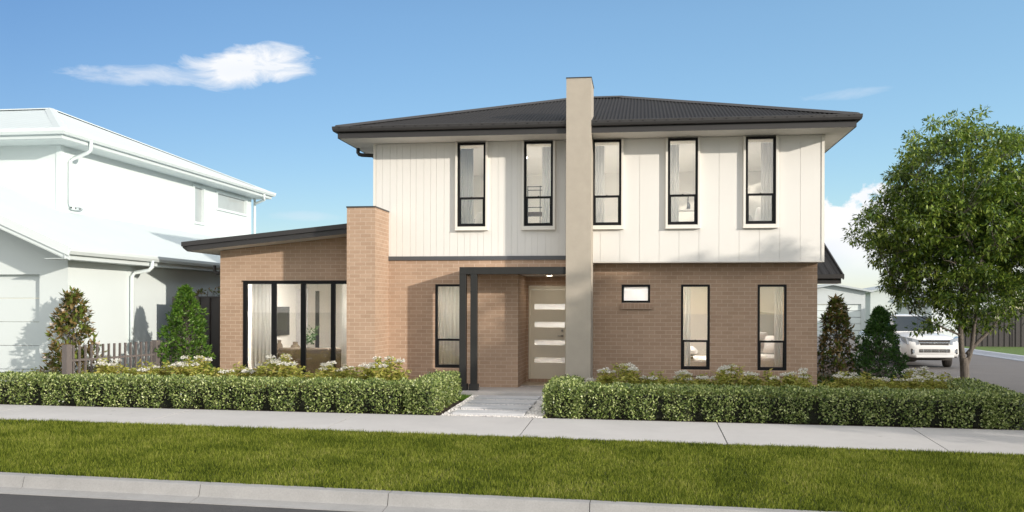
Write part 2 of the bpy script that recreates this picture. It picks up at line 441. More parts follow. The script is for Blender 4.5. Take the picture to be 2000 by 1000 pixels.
# porch-side lawn patch, gravel bed
sheet('gravel_bed', [-3.36, -2.5, -1.64], [15.51, 16.5, 17.5, 18.49], lambda x, y: gz(x, y)+.004, 'gravelbed')
sheet('lawn_patch', [-4.6, -3.9, -3.38], [17.72, 18.1, 18.49], lambda x, y: gz(x, y)+.004, 'turf')

# ---- stuff: grass blades, pebbles
def blades(x0, x1, y0, y1, dens, h, w, name, mat, label, wob=.03, flt=None):
    n = int((x1-x0)*(y1-y0)*dens)
    P = np.stack([rng.uniform(x0, x1, n), rng.uniform(y0-wob, y1+wob, n), np.zeros(n)], 1)
    edge = lump(P*[6, 0, 0], 1., 1.)*wob+lump(P*[21, 0, 0], 1., 3.)*wob*.6
    P = P[(P[:, 1] > y0+edge-.01) & (P[:, 1] < y1-edge*.8+.01)]
    if flt is not None: P = P[flt(P)]
    n = len(P); P[:, 2] = gz(P[:, 0], P[:, 1])-.006
    tl = lump(P, 1.6, .7)*.5+lump(P, 6., 2.)*.6+lump(P, 17., 5.)*.5
    H = h*(.5+.75*rng.random(n)**1.3)*(1+.38*tl)
    a = rng.uniform(0, 2*np.pi, n); la = rng.uniform(0, 2*np.pi, n); lean = rng.uniform(.05, .75, n)
    S = np.stack([np.cos(a), np.sin(a), 0*a], 1)*(w/2); T = np.stack([np.cos(la)*lean, np.sin(la)*lean, np.ones(n)], 1)*H[:, None]
    V = np.stack([P-S, P+S, P+T], 1).reshape(-1, 3)
    o = npmesh(name, V, np.arange(n*3).reshape(-1, 3), mat)
    return tag(o, label, 'grass', kind='stuff')
blades(-9.2, 6.2, 9.72, 13.6, 5600, .050, .0085, 'strip_grass', 'grass', 'olive green mown grass of the nature strip between kerb and footpath', wob=.035)
blades(-13.5, -9.2, 9.72, 13.6, 2700, .050, .010, 'strip_grass', 'grass', 'olive green mown grass at the far left end of the nature strip')
blades(-4.2, -3.37, 17.72, 18.48, 7000, .05, .008, 'lawn_grass', 'lgrass', 'small bright green lawn patch between left hedge and porch slab', wob=.01)
blades(3.65, 4.6, 19.2, 22, 1500, .30, .012, 'tall_grass', 'lgrass', 'taller green grass at the right corner of the brick wall', wob=.02)
n = 15000
P = np.stack([rng.uniform(-3.36, -1.64, n), rng.uniform(15.52, 18.48, n), np.zeros(n)], 1)
PAV = [(15.66, 16.14), (16.40, 16.88), (17.14, 17.62), (17.88, 18.34)]
keep = np.ones(n, bool)
for (a, c) in PAV: keep &= ~((P[:, 1] > a-.01) & (P[:, 1] < c+.01) & (P[:, 0] > -3.20) & (P[:, 0] < -1.95))
P = P[keep]; n = len(P); P[:, 2] = gz(P[:, 0], P[:, 1])+.006+rng.random(n)*.012
octv = np.array([[1, 0, 0], [0, 1, 0], [-1, 0, 0], [0, -1, 0], [0, 0, .7], [0, 0, -.7]]); octf = np.array([[0, 1, 4], [1, 2, 4], [2, 3, 4], [3, 0, 4], [1, 0, 5], [2, 1, 5], [3, 2, 5], [0, 3, 5]])
sz = rng.uniform(.008, .017, n); an = rng.uniform(0, 6.28, n)
Vv = octv[None]*sz[:, None, None]*rng.uniform(.7, 1.3, (n, 1, 3)); c, s = np.cos(an)[:, None], np.sin(an)[:, None]
Vv = np.stack([Vv[..., 0]*c-Vv[..., 1]*s, Vv[..., 0]*s+Vv[..., 1]*c, Vv[..., 2]], 2)+P[:, None]
tag(npmesh('gravel', Vv.reshape(-1, 3), (octf[None]+np.arange(n)[:, None, None]*6).reshape(-1, 3), 'pebble'), 'pale pebble gravel around the stepping pavers', 'gravel', kind='stuff')
plab = ['nearest wide stone stepping paver, beside the public footpath', 'second stone stepping paver counted from the footpath', 'third stone stepping paver counted from the footpath', 'farthest stepping paver, beside the porch slab']
for i, (a, c) in enumerate(PAV):
    g = float(gz(-2.5, (a+c)/2)); o = B().box(-3.19+.0*i, -1.96, a, c, g-.02, g+.045).build('stepping_paver', 'paver', bevel=.006)
    tag(o, plab[i], 'paver', 'stepping pavers in the gravel')

# ================================================================= MAIN HOUSE
YW = 19.65   # cladding / left brick plane
YR = 20.02   # lower right brick plane
YG = 19.80   # wing wall
house = empty('house', (-1, 20, 0), 'two storey house with cream cladding above tan brick and a dark metal hip roof', 'house')
house_inv = Vector((-1, 20, 0))
def part(bld, name, mats, label=None, parent=None, **kw):
    # shapes are given in world metres; shift them into the house's frame
    if parent is None:
        bld.v = [(p[0]+1, p[1]-20, p[2]) for p in bld.v]
        o = bld.build(name, mats, house, **kw)
        me = o.data; uv = me.uv_layers['UVMap']
    else:
        bld.v = [(p[0]+1, p[1]-20, p[2]) for p in bld.v]
        o = bld.build(name, mats, parent, **kw)
    if label: o['label'] = label
    return o
XL, XRr = X_(731, YW), 3.66
wz0, wz1 = 3.414, 5.205
WU = [(X_(a, YW), X_(c, YW)) for a, c in ((893.6, 948.6), (1023.4, 1079.9), (1156.5, 1213), (1303.5, 1362), (1455, 1514))]
lz0, lz1 = 0.40, 2.19
WL = (X_(850, YW), X_(850, YW)+.61)
WR = [(X_(1330, YR), X_(1386.5, YR)), (X_(1479.5, YR), X_(1536.5, YR))]
WS = (X_(1213.8, YR), X_(1270, YR), 1.80, 2.19)
XB0, XB1 = -1.52, -1.02      # rendered blade
XREC = -2.59                 # recess edge
YD = 21.1
T = .18
# ---- brick walls
b = B()
for r in wall_rects(-6.0, XREC, -.15, 2.72, [(WL[0], WL[1], lz0, lz1)]): b.box(r[0], r[1], YW, YW+T, r[2], r[3])
b.box(XREC-T, XREC, YW+T, YD, -.15, 2.72)                       # recess return
for r in wall_rects(XREC, -1.0, -.15, 2.72, [(-2.545, -1.56, .05, 2.19)]): b.box(r[0], r[1], YD, YD+T, r[2], r[3])
b.box(XREC, -1.02, YW, YW+T, 2.40, 2.72)
for r in wall_rects(-1.12, XRr-.06, -.2, 2.64, [(WR[0][0], WR[0][1], lz0, lz1), (WR[1][0], WR[1][1], lz0, lz1), WS]): b.box(r[0], r[1], YR, YR+T, r[2], r[3])
b.box(-1.12, -1.02, YR+T, YD, -.15, 2.64)
# right gable wall, unseen, with an opening added to let sun indoors
for (ya, yb, za, zb) in [(YR+T, 22.6, -.2, 2.64), (22.6, 25.4, -.2, .3), (22.6, 25.4, 2.3, 2.64), (25.4, 30.5, -.2, 2.64)]: b.box(XRr-.06-T, XRr-.06, ya, yb, za, zb)
part(b, 'brick_wall', 'brick')
b = B()
ddl = X_(475, YG); WD = (ddl, -5.5, .02, 2.255)
xwl = X_(430, YG)
zl = Z_(430, 490, YG); zr = Z_(677, 462, YG)
slope = (zr-zl)/(X_(677, YG)-xwl)
ztop = lambda x: zl+slope*(x-xwl)
for r in wall_rects(xwl, -5.6, -.15, 2.6, [WD]): b.box(r[0], r[1], YG, YG+T, r[2], r[3])
b.prism([(xwl, 2.6), (-5.6, 2.6), (-5.6, ztop(-5.6)), (xwl, ztop(xwl))], 1, YG, YG+T)
b.box(xwl, xwl+T, YG+T, 25, -.15, 2.6)
b.prism([(YG+T, 2.6), (25, 2.6), (25, ztop(xwl)), (YG+T, ztop(xwl))], 0, xwl, xwl+T)
part(b, 'wing_wall', 'brick')
# ---- brick pier
pz = 3.74
b = B().box(X_(677, 18.6), -5.41, 18.6, 20.2, -.15, pz); part(b, 'brick_pier', 'brick')
b = B().box(X_(677, 18.6)-.012, -5.41+.012, 18.588, 20.21, pz, pz+.028); part(b, 'pier_cap', 'char')
# ---- cladding boards
def boards(x0, x1, z0, z1, y, holes, cuts, name, label, gap=.004):
    b = B(); xs = [x0]+[c for c in cuts if x0 < c < x1]+[x1]; g = gap
    for a, c in zip(xs, xs[1:]):
        for r in wall_rects(a+g, c-g, z0, z1, holes): b.box(r[0], r[1], y, y+.02, r[2], r[3])
    for r in wall_rects(x0, x1, z0+.004, z1, holes): b.box(r[0]+.001, r[1]-.001, y+.009, y+.09, r[2], r[3])
    return part(b, name, 'clad', label)
hl = [(a, c, wz0, wz1) for a, c in WU]
cutsL = []; x = XL+.02; k = 0
for px in list(np.arange(747, 1105, 13.2)): cutsL.append(X_(px, YW)+(.012 if int(px) % 3 else -.01))
boards(XL, XB0+.1, 2.79, 5.22, YW, hl, cutsL, 'cladding', 'narrow grooved cream cladding left of the tall column', .0025)
cutsR = sorted(XRr-.06-.405*k for k in range(0, 12))
boards(XB1-.1, XRr, 2.66, 5.22, YW-.002, hl, cutsR, 'cladding', 'wide panel cream cladding right of the tall column', .0036)
b = B()
b.box(XRr-.018, XRr, YW-.012, 21.9, 2.655, 5.22)
b.box(XRr-.018, XRr, 21.9, 25.4, 2.655, 3.3); b.box(XRr-.018, XRr, 21.9, 25.4, 5.1, 5.22); b.box(XRr-.018, XRr, 25.4, 30.5, 2.655, 5.22)  # unseen upper opening added so sun reaches the rooms
part(b, 'side_cladding', 'clad')
part(B().box(XL-.02, XL+.03, YW-.012, 30, 2.6, 5.22), 'side_cladding', 'clad')
part(B().box(XRr-.05, XRr+.006, YW-.018, YW+.05, 2.64, 5.218), 'corner_trim', 'trim'); part(B().box(XL-.026, XL+.03, YW-.018, YW+.03, 2.79, 5.218), 'corner_trim', 'trim')
b = B().box(XB1, XRr+.004, YW-.016, YW+.35, 2.636, 2.657); part(b, 'base_trim', 'trim')
b = B().box(-5.42, XB0, YW-.035, YW+.06, 2.705, 2.788); part(b, 'flashing_band', 'flash')
# ---- window trims
for i, (a, c) in enumerate(WU):
    b = B(); p = .085; w = .045
    b.box(a-w, a-.001, YW-p, YW+.03, wz0-.07, 5.215)
    if True: b.box(c+.001, c+w, YW-p, YW+.03, wz0-.07, 5.215)
    b.box(a-.001, c+.001, YW-p, YW+.03, wz0-.07, wz0-.002)
    b.box(a-w-.01, c+w+.01, YW-p-.008, YW+.0, wz0-.082, wz0-.068)
    part(b, 'window_trim', 'trim', bevel=.002)
# ---- windows
def window(a, c, z0, z1, y, bar=None, small=False):
    b = B(); w = .048 if not small else .05; e = .002; d = .075
    b.box(a+e, a+w, y, y+d, z0+e, z1-e); b.box(c-w, c-e, y, y+d, z0+e, z1-e)
    b.box(a+w, c-w, y, y+d, z0+e, z0+w); b.box(a+w, c-w, y, y+d, z1-w, z1-e)
    if bar:
        b.box(a+w, c-w, y+.012, y+.055, bar-.022, bar+.022)
        b.box(a+w, a+w+.022, y+.03, y+.06, z0+w, bar-.022); b.box(c-w-.022, c-w, y+.03, y+.06, z0+w, bar-.022); b.box(a+w+.022, c-w-.022, y+.03, y+.06, z0+w, z0+w+.02)
    f = part(b, 'window', 'black')
    if bar:
        p = B().box(a+w, c-w, y+.032, y+.036, bar+.022, z1-w); part(p, 'pane', 'glass', parent=f)
        p = B().box(a+w+.022, c-w-.022, y+.043, y+.047, z0+w+.02, bar-.022); part(p, 'pane', 'glass', parent=f)
        mx = (a+c)/2; k = B().box(mx-.03, mx+.03, y, y+.012, bar-.004, bar+.012).box(mx-.012, mx+.012, y-.004, y+.02, bar+.012, bar+.032)
        part(k, 'latch', 'black', parent=f, bevel=.003)
    else:
        p = B().box(a+w, c-w, y+.032, y+.036, z0+w, z1-w); part(p, 'pane', 'frost', 'white frosted glass pane', parent=f)
    return f
for (a, c) in WU: window(a, c, wz0, wz1, YW-.045, 4.02)
window(WL[0], WL[1], lz0, lz1, YW-.004, 1.0)
for (a, c) in WR: window(a, c, lz0, lz1, YR-.004, 1.0)
window(WS[0], WS[1], WS[2], WS[3], YR-.004, None, True)
for (a, c, z, y) in ((WL[0], WL[1], lz0, YW), (WR[0][0], WR[0][1], lz0, YR), (WR[1][0], WR[1][1], lz0, YR), (WS[0], WS[1], WS[2], YR)):
    b = B(); b.v = []; b.prism([(y-.055, z-.025), (y+.05, z-.002), (y+.05, z-.13), (y-.045, z-.13)], 0, a-.02, c+.03)
    part(b, 'brick_sill', 'sillbrick')
# ---- sliding door of the wing
b = B(); y = YG-.01; z0, z1 = WD[2], WD[3]
def vbar(pxa, pxb, dy=0): b.box(X_(pxa, YG), X_(pxb, YG), y+dy, y+dy+.07, z0+.05, z1-.055)
b.box(ddl+.002, -5.502, y, y+.12, z1-.055, z1-.002); b.box(ddl+.002, -5.502, y, y+.12, z0+.002, z0+.05)
vbar(475.2, 482.5); vbar(530, 539, .01); vbar(587.5, 596.5, .0); vbar(646, 654, .01)
sd = part(b, 'sliding_door', 'black', 'black framed four panel glass sliding door')
for (p, q) in ((482.5, 530), (539, 587.5), (596.5, 646), (654, 690)):
    part(B().box(X_(p, YG), X_(q, YG), y+.04, y+.045, z0+.05, z1-.055), 'pane', 'glass', parent=sd)
part(B().box(ddl-.02, -5.6, YG-.02, YG-.001, z1, z1+.02), 'door_head_flashing', 'black')
# ---- wing roof (skillion rising to the right)
yf0 = 19.2
xl = X_(360, yf0); 
zb = lambda x: Z_(362, 491, yf0)+((Z_(677, 456, yf0)-Z_(362, 491, yf0))/(X_(677, yf0)-xl))*(x-xl)
xr = -5.45
def strip(b, xa, xb, ya, yb, da, dbb):
    b.prism([(xa, zb(xa)+da), (xb, zb(xb)+da), (xb, zb(xb)+dbb), (xa, zb(xa)+dbb)], 1, ya, yb)
xp = X_(677, 18.6)+.01
b = B(); strip(b, xl+.05, xp, yf0, yf0+.03, 0, .105); part(b, 'wing_fascia', 'char')
b = B(); strip(b, xl-.06, xp, yf0-.035, yf0+.03, .112, .21); 
b.prism([(xl-.06, zb(xl)+.08), (xl+.05, zb(xl)+.0), (xl+.05, zb(xl)+.19), (xl-.06, zb(xl)+.18)], 1, yf0+.03, 25.4)
part(b, 'wing_barge', 'char')
b = B(); strip(b, xl+.052, xp, yf0+.031, YG, .0, .012); strip(b, xl+.052, xwl, YG, 25.3, 0, .012); part(b, 'wing_soffit', 'soffit')
b = B(); strip(b, xl-.04, xr, yf0+.031, 25.4, .17, .20); part(b, 'wing_roof', 'roof')
b = B(); xx = X_(400, 20.3); zz = 2.55
b.tube([(xl+.12, 20.4, 2.64), (xl+.12, 20.4, 2.52), (xl+.16, 20.4, 2.47), (xwl+.0, 20.4, 2.455)], .04, 10); part(b, 'wing_downpipe', 'char', smooth=True)
# ---- blade column
YB0 = 18.76
XC0, XC1 = X_(1105, YB0), X_(1153.5, YB0)
b = B().box(XC0, XC1, YB0, 19.72, -.16, 6.30); part(b, 'render_column', 'render')
b = B().box(XC0-.008, XC1+.01, YB0-.008, 19.73, 6.30, 6.32); part(b, 'column_cap', 'char')
# ---- main roof
ex0, ex1, ey0, run = X_(655, 18.86), X_(1676, 18.86), 18.86, 4.65
ez = 5.44; rise = 1.50; ey1 = ey0+2*run; 
def slope_sheet(P0, U, W, length, n_in, b, pitch=.078, amp=.012, top=None):
    """corrugated sheet: P0 eave start, U along eave, W into the roof (plan); 45-degree hips both ends, run n_in"""
    n = int(length/pitch*6); P0 = Vector(P0); U = Vector(U); W = Vector(W)
    for i in range(n):
        ua, ub = length*i/n, length*(i+1)/n
        def hgt(u): return min(u, length-u, n_in)
        def q(u, v):
            p = P0+U*u+W*v; p.z = ez+rise*v/run+amp*math.sin(2*math.pi*u/pitch); return tuple(p)
        va, vb = hgt(ua), hgt(ub)
        b.quad(q(ua, 0), q(ub, 0), q(ub, vb), q(ua, va))
b = B(); Lx = ex1-ex0
slope_sheet((ex0, ey0, 0), (1, 0, 0), (0, 1, 0), Lx, run, b)
slope_sheet((ex1, ey1, 0), (-1, 0, 0), (0, -1, 0), Lx, run, b)
slope_sheet((ex0, ey1, 0), (0, -1, 0), (1, 0, 0), 2*run, run, b)
slope_sheet((ex1, ey0, 0), (0, 1, 0), (-1, 0, 0), 2*run, run, b)
roof = part(b, 'roof', 'roof', fixn=False)
rA = (ex0+run, ey0+run, ez+rise); rB = (ex1-run, ey0+run, ez+rise)
b = B()
def cap(b, p, q, w=.12):
    p = Vector(p); q = Vector(q); d = (q-p).normalized(); s = Vector((d.y, -d.x, 0)).normalized()*w; u = Vector((0, 0, .045)); dn = Vector((0, 0, -.015))
    a = p+u; c = q+u
    b.quad(tuple(p+s+dn), tuple(q+s+dn), tuple(c+s*.25), tuple(a+s*.25)); b.quad(tuple(a+s*.25), tuple(c+s*.25), tuple(c-s*.25), tuple(a-s*.25)); b.quad(tuple(a-s*.25), tuple(c-s*.25), tuple(q-s+dn), tuple(p-s+dn))
    b.quad(tuple(p+s+dn), tuple(a+s*.25), tuple(a-s*.25), tuple(p-s+dn))
for (cx, cy) in ((ex0, ey0), (ex0, ey1)): cap(b, (cx, cy, ez+.01), rA)
for (cx, cy) in ((ex1, ey0), (ex1, ey1)): cap(b, (cx, cy, ez+.01), rB)
cap(b, rA, rB)
part(b, 'ridge_cap', 'char', parent=roof, fixn=False)
# gutters (slotted quad) on four sides
gh0, gh1 = 5.345, 5.455
prof = [(.0, gh1), (-.012, gh1+.006), (-.022, gh1), (-.018, gh1-.055), (-.004, gh0+.012), (.016, gh0), (.105, gh0), (.105, gh1-.03), (0.0, gh1-.03)]
b = B()
gx0, gx1, gy0 = ex0-.045, ex1+.045, ey0-.045
gy1 = ey1+.045
def gut(b, p, q):
    """profile swept round a mitred rectangle"""
    pass
rings = []
cor = [(gx0, gy0, 1, 1), (gx1, gy0, -1, 1), (gx1, gy1, -1, -1), (gx0, gy1, 1, -1), (gx0, gy0, 1, 1)]
for (cx, cy, sx, sy) in cor: rings.append([(cx+sx*o, cy+sy*o, z) for (o, z) in prof])
b.loft(rings, cap=False)
b.mi = 1
x = gx0+.12
while x < gx1-.1:
    b.box(x, x+.035, gy0-.0235, gy0-.015, gh1-.036, gh1-.022); x += .232
part(b, 'gutter', ['char', 'slot'], fixn=False)
fz0, fz1 = 5.222, 5.335
fo = .075
b = B(); rings = []
fp = [(0, fz1), (0, fz0), (.02, fz0), (.02, fz1)]
for (cx, cy, sx, sy) in cor: rings.append([(cx+sx*(o+fo), cy+sy*(o+fo), z) for (o, z) in fp])
b.loft(rings, cap=False); part(b, 'fascia', 'char', fixn=False)
b = B(); fx0, fx1, fy0, fy1 = gx0+fo+.02, gx1-fo-.02, gy0+fo+.02, gy1-fo-.02
b.box(fx0, fx1, fy0, YW+.02, fz0+.004, fz0+.016); b.box(fx0, XL+.02, YW+.02, fy1, fz0+.004, fz0+.016); b.box(XRr-.02, fx1, YW+.02, fy1, fz0+.004, fz0+.016)
b.box(XL, XRr, fy1-.6, fy1, fz0+.004, fz0+.016)
part(b, 'soffit', 'soffit')
b = B(); b.tube([(ex0+.08, 20.15, 5.30), (ex0+.08, 20.15, 5.13), (ex0+.11, 20.15, 5.09), (ex0+.17, 20.15, 5.075), (XL, 20.15, 5.045)], .042, 10)
part(b, 'downpipe', 'char', smooth=True)
# ---- porch
b = B().box(-4.3, XB0-.001, 18.5, YW, -.22, 0).box(XB1, -.95, 18.9, 19.9, -.2, -.1).box(XREC, -1.12, YW, YD, -.2, 0)
part(b, 'porch_slab', 'porch', bevel=.004)
px0 = -3.69
b = B().box(px0, XB0, 18.80, 18.94, 2.375, 2.52); b.box(px0, px0+.14, 18.94, YW, 2.375, 2.52); part(b, 'porch_beam', 'post', bevel=.003)
b = B().box(px0+.142, XB0, 18.942, YW-.001, 2.40, 2.50); part(b, 'porch_roof', 'soffit')
for (a, c) in ((-3.69, -3.555), (-3.46, -3.33)):
    b = B().box(a, c, 18.80, 18.935, .0, 2.373); b.box(a-.027, c+.027, 18.773, 18.962, 0.001, .13); part(b, 'porch_post', 'post', bevel=.003)
b = B().box(XREC, -1.12, YW+T, YD, 2.40, 2.43); part(b, 'porch_ceiling', 'soffit')
pl_ = bpy.data.materials.new('porch_lamp'); pl_.use_nodes = True; pl_.node_tree.nodes.clear()
em_ = pl_.node_tree.nodes.new('ShaderNodeEmission'); em_.inputs[0].default_value = (1, .90, .74, 1); em_.inputs[1].default_value = 30
oo_ = pl_.node_tree.nodes.new('ShaderNodeOutputMaterial'); pl_.node_tree.links.new(em_.outputs[0], oo_.inputs[0])
plt = empty('porch_light', (-2.0, 20.45, 2.40), 'round downlight in the porch ceiling above the front door', 'downlight')
B().lathe(0, 0, [(.085, 0), (.105, -.002), (.105, -.012), (.085, -.012)], 20).build('light_ring', 'linen', plt); B().lathe(0, 0, [(.0, -.008), (.084, -.008)], 20).build('light_diffuser', pl_, plt, fixn=False)
# door
b = B(); b.box(-2.54, -2.50, YD+.03, YD+.14, .06, 2.185).box(-1.60, -1.565, YD+.03, YD+.14, .06, 2.185).box(-2.5, -1.6, YD+.03, YD+.14, 2.10, 2.185); part(b, 'door_frame', 'door')
b = B(); dx0, dx1 = -2.495, -1.605; sl = [Z_(1070, y, YD) for y in (709, 698, 674.3, 663.5, 639.5, 628.3, 604.6, 593.6)]
hs = [(X_(1043.5, YD), X_(1103, YD), sl[0], sl[1]), (X_(1043.5, YD), X_(1103, YD), sl[2], sl[3]), (X_(1043.5, YD), X_(1103, YD), sl[4], sl[5]), (X_(1043.5, YD), X_(1103, YD), sl[6], sl[7])]
for r in wall_rects(dx0, dx1, .075, 2.095, hs): b.box(r[0], r[1], YD+.06, YD+.10, r[2], r[3])
dr = part(b, 'front_door', 'door', 'taupe front door with four horizontal glass slots')
for h in hs: part(B().box(h[0], h[1], YD+.078, YD+.084, h[2], h[3]), 'door_pane', 'fglass', parent=dr)
b = B(); hx, hz = X_(1098, YD), Z_(1098, 656, YD)
b.tube([(hx, YD+.06, hz), (hx, YD+.01, hz), (hx-.0, YD+.0, hz), (hx-.10, YD+.0, hz)], .010, 8).tube([(hx, YD+.06, hz), (hx, YD+.045, hz)], .026, 12)
part(B().tube([(hx, YD+.06, hz+.12), (hx, YD+.04, hz+.12)], .024, 12), 'lock', 'metal', parent=dr, smooth=True)
part(b, 'handle', 'metal', parent=dr, smooth=True)
part(B().box(-2.54, -1.57, YD-.03, YD+.15, .0, .073), 'door_step', 'sillbrick')
# ---- interiors
b = B()
b.box(XL+.1, XRr-.2, YW+.11, 25.5, 2.74, 2.80)        # slab between floors
b.box(XL+.1, XRr-.03, YW+.10, 25.5, 5.19, 5.215)
b.box(XL+.1, XRr-.02, 24.5, 24.6, 2.8, 5.19)
b.box(XL+.03, XL+.1, YW+.1, 25.5, 2.8, 5.19)
b.box(-1.1, XRr-.25, 24.4, 24.5, 0, 2.5); b.box(-5.3, -2.8, 23.0, 23.1, 0, 2.5)
b.box(-1.1, -1.05, YR+.2, 24.4, 0, 2.5); b.box(-2.9, -2.82, YW+.2, 23, 0, 2.5); b.box(-2.5, -1.1, 23.6, 23.7, 0, 2.5)
b.box(-5.35, -2.8, YW+.19, 25.5, 2.50, 2.53); b.box(-2.8, -1.1, YD+.19, 25.5, 2.50, 2.53); b.box(-1.1, XRr-.25, YR+.19, 25.5, 2.50, 2.53)
b.box(-5.45, -5.35, 20.3, 26.5, 0, 2.6)
part(b, 'interior_wall', 'inwall')
b = B(); b.box(xwl+.2, -5.5, 25.6, 25.7, 0, 3.4); b.box(xwl+.19, xwl+.2, YG+.2, 25.6, 0, 2.9)
b.box(xwl+2.2, xwl+2.3, 23.3, 25.6, 0, 3.3)
part(b, 'interior_wall', 'inwall')
b = B().box(-5.3, XRr-.26, YR+.19, 25.5, -.02, .012).box(xwl+.2, -5.46, YG+.19, 26.2, -.02, .012); part(b, 'floor', 'infloor')

# rear garage wing, roof with gable verge at right
gx, gyy = X_(1645, 27), 27.0
b = B(); zE = Z_(1640, 537, 27); n = 90
for i in range(n):
    xa, xb = 2.5+(gx-2.5)*i/n, 2.5+(gx-2.5)*(i+1)/n
    za, zc = .02*(1 if (i//3) % 2 else -1)*.5, .02*(1 if ((i+1)//3) % 2 else -1)*.5
    b.quad((xa, 27, zE+za), (xb, 27, zE+zc), (xb, 30, zE+1.09+zc), (xa, 30, zE+1.09+za)); b.quad((xa, 30, zE+1.09+za), (xb, 30, zE+1.09+zc), (xb, 33, zE+zc), (xa, 33, zE+za))
part(b, 'rear_roof', 'roof', fixn=False)
b = B(); b.prism([(26.93, zE-.13), (30, zE+1.0), (33.1, zE-.13), (33.1, zE+.05), (30, zE+1.18), (26.93, zE+.02)], 0, gx, gx+.03)
b.box(2.5, gx+.03, 26.88, 27.0, zE-.1, zE+.015); b.box(2.5, gx-.03, 27.0, 27.02, zE-.24, zE-.1)
part(b, 'rear_gutter', 'char')
b = B(); b.box(2.5, 4.75, 27.6, 32.5, -.15, zE-.1); b.prism([(27.6, zE-.1), (32.5, zE-.1), (30.1, zE+.9)], 0, 2.5, 4.75); part(b, 'rear_wall', 'brick')
part(B().box(2.5, gx-.01, 27.02, 27.6, zE-.235, zE-.22), 'rear_soffit', 'soffit')

# ---- furnishings seen through the glass (each a thing)
def curtain(x0, x1, z0, z1, y, label, folds=6):
    n = folds*8; pts = []
    for i in range(n+1):
        t = i/n; pts.append((x0+(x1-x0)*t, y+.018*math.sin(t*folds*2*math.pi)+.006*math.sin(t*folds*5.1)))
    b = B()
    for (xa, ya), (xb, yb) in zip(pts, pts[1:]): b.quad((xa, ya, z0), (xb, yb, z0), (xb, yb, z1), (xa, ya, z1))
    o = b.build('curtain', 'curtain', smooth=True, fixn=False); s = o.modifiers.new('s', 'SOLIDIFY'); s.thickness = .003
    return tag(o, label, 'curtain', 'sheer curtains behind the windows')
yc = YW+.22
curtain(WU[0][0]-.02, WU[0][0]+.30, 2.85, 5.12, yc, 'sheer curtain in the leftmost upstairs window')
curtain(WU[1][0]+.36, WU[1][1]+.03, 2.85, 5.12, yc, 'sheer curtain in the upstairs window just left of the tall column', 4)
curtain(WU[2][0]-.02, WU[2][0]+.24, 2.85, 5.12, yc, 'sheer curtain in the upstairs window just right of the tall column', 4)
curtain(WU[3][0]+.02, WU[3][0]+.24, 2.85, 5.12, yc, 'sheer curtain in the second upstairs window from the right corner', 4)
curtain(WU[4][1]-.26, WU[4][1]+.03, 2.85, 5.12, yc, 'sheer curtain in the rightmost upstairs window', 4)
curtain(WR[0][0]-.02, WR[0][0]+.22, .1, 2.45, YR+.35, 'sheer curtain in the downstairs window below the middle of the cladding', 4)
curtain(WR[1][1]-.20, WR[1][1]-.02, .1, 2.45, YR+.35, 'sheer curtain in the downstairs window nearest the right corner', 3)
curtain(WL[0]-.05, WL[1]+.05, .1, 2.45, YW+.32, 'sheer curtain filling the window left of the porch posts', 9)
curtain(X_(483, YG)-.05, X_(526, YG), .05, 2.5, YG+.35, 'sheer curtain at the left end of the sliding door', 6)
curtain(X_(657, YG), -5.65, .05, 2.5, YG+.35, 'sheer curtain at the right end of the sliding door beside the pier', 4)
def pillow(name, c, w, h, t, tilt, mat, label, rz=0, group=None):
    b = B(); n = 10; rings = []
    for i in range(n+1):
        a = -1+2*i/n; row = []
        for j in range(n+1):
            q = -1+2*j/n; e = ((1-abs(a)**3)*(1-abs(q)**3))**.5
            row.append((a*w/2*(1-.06*(q*q)), q*h/2*(1-.06*a*a), t/2*e))
        rings.append(row)
    for sgn in (1, -1):
        for i in range(n):
            for j in range(n):
                P = [rings[i][j], rings[i+1][j], rings[i+1][j+1], rings[i][j+1]]
                b.quad(*[(p[0], p[1], p[2]*sgn) for p in (P if sgn > 0 else P[::-1])])
    o = b.build(name, mat, smooth=True, fixn=False)
    o.location = c; o.rotation_euler = (R(tilt), 0, R(rz)); return tag(o, label, 'pillow', group)
def bed(x0, x1, y0, y1, z, label, throw=False):
    t = empty('bed', ((x0+x1)/2, (y0+y1)/2, z), label, 'bed')
    cx, cy = (x0+x1)/2, (y0+y1)/2
    B().box(x0-cx, x1-cx, y0-cy, y1-cy, .1, .30).build('bed_base', 'wood', t)
    B().box(x0-cx+.01, x1-cx-.01, y0-cy+.01, y1-cy-.01, .30, .58).build('mattress', 'linen', t, bevel=.06)
    if throw: B().box(x0-cx-.03, x0-cx+1.2, y0-cy-.03, y1-cy+.03, .585, .64).build('throw_blanket', 'throw', t, bevel=.02)
    return t
bed(-.0+WR[0][0]-.9, WR[0][1]+.35, 20.75, 22.3, .0, 'bed with woven throw behind the downstairs window left of the corner one', True)
pillow('pillow', (WR[0][0]+.1, 21.0, .74), .6, .4, .2, 15, 'linen', 'white pillow on the bed with the woven throw')
bed(WR[1][0]-.5, WR[1][1]+.55, 20.75, 22.3, .05, 'white bed behind the downstairs window nearest the right corner')
pillow('cushion', (WR[1][0]+.22, 21.3, .95), .5, .5, .16, 60, 'greyfab', 'pale grey cushion leaning in the corner-side downstairs window', 25)
pillow('cushion', (WR[1][1]-.16, 21.25, .90), .5, .45, .16, 55, 'linen', 'white speckled cushion leaning beside the pale grey one', -20)
o = B().box(-.3, .3, 0, .03, 0, 1.05).build('leaning_picture', 'mirror'); o.location = (WR[1][1]-.10, 23.2, .55); o.rotation_euler = (R(-6), R(7), 0); tag(o, 'grey picture panel leaning behind the cushions at the corner window', 'picture')
bed(WU[0][0]-.2, WU[0][1]+.9, 20.6, 22.4, 2.82, 'bed behind the leftmost upstairs window')
pillow('cushion', (WU[0][0]+.36, 20.55, 3.62), .42, .42, .14, 70, 'linen', 'white patterned cushion in the leftmost upstairs window', -35)
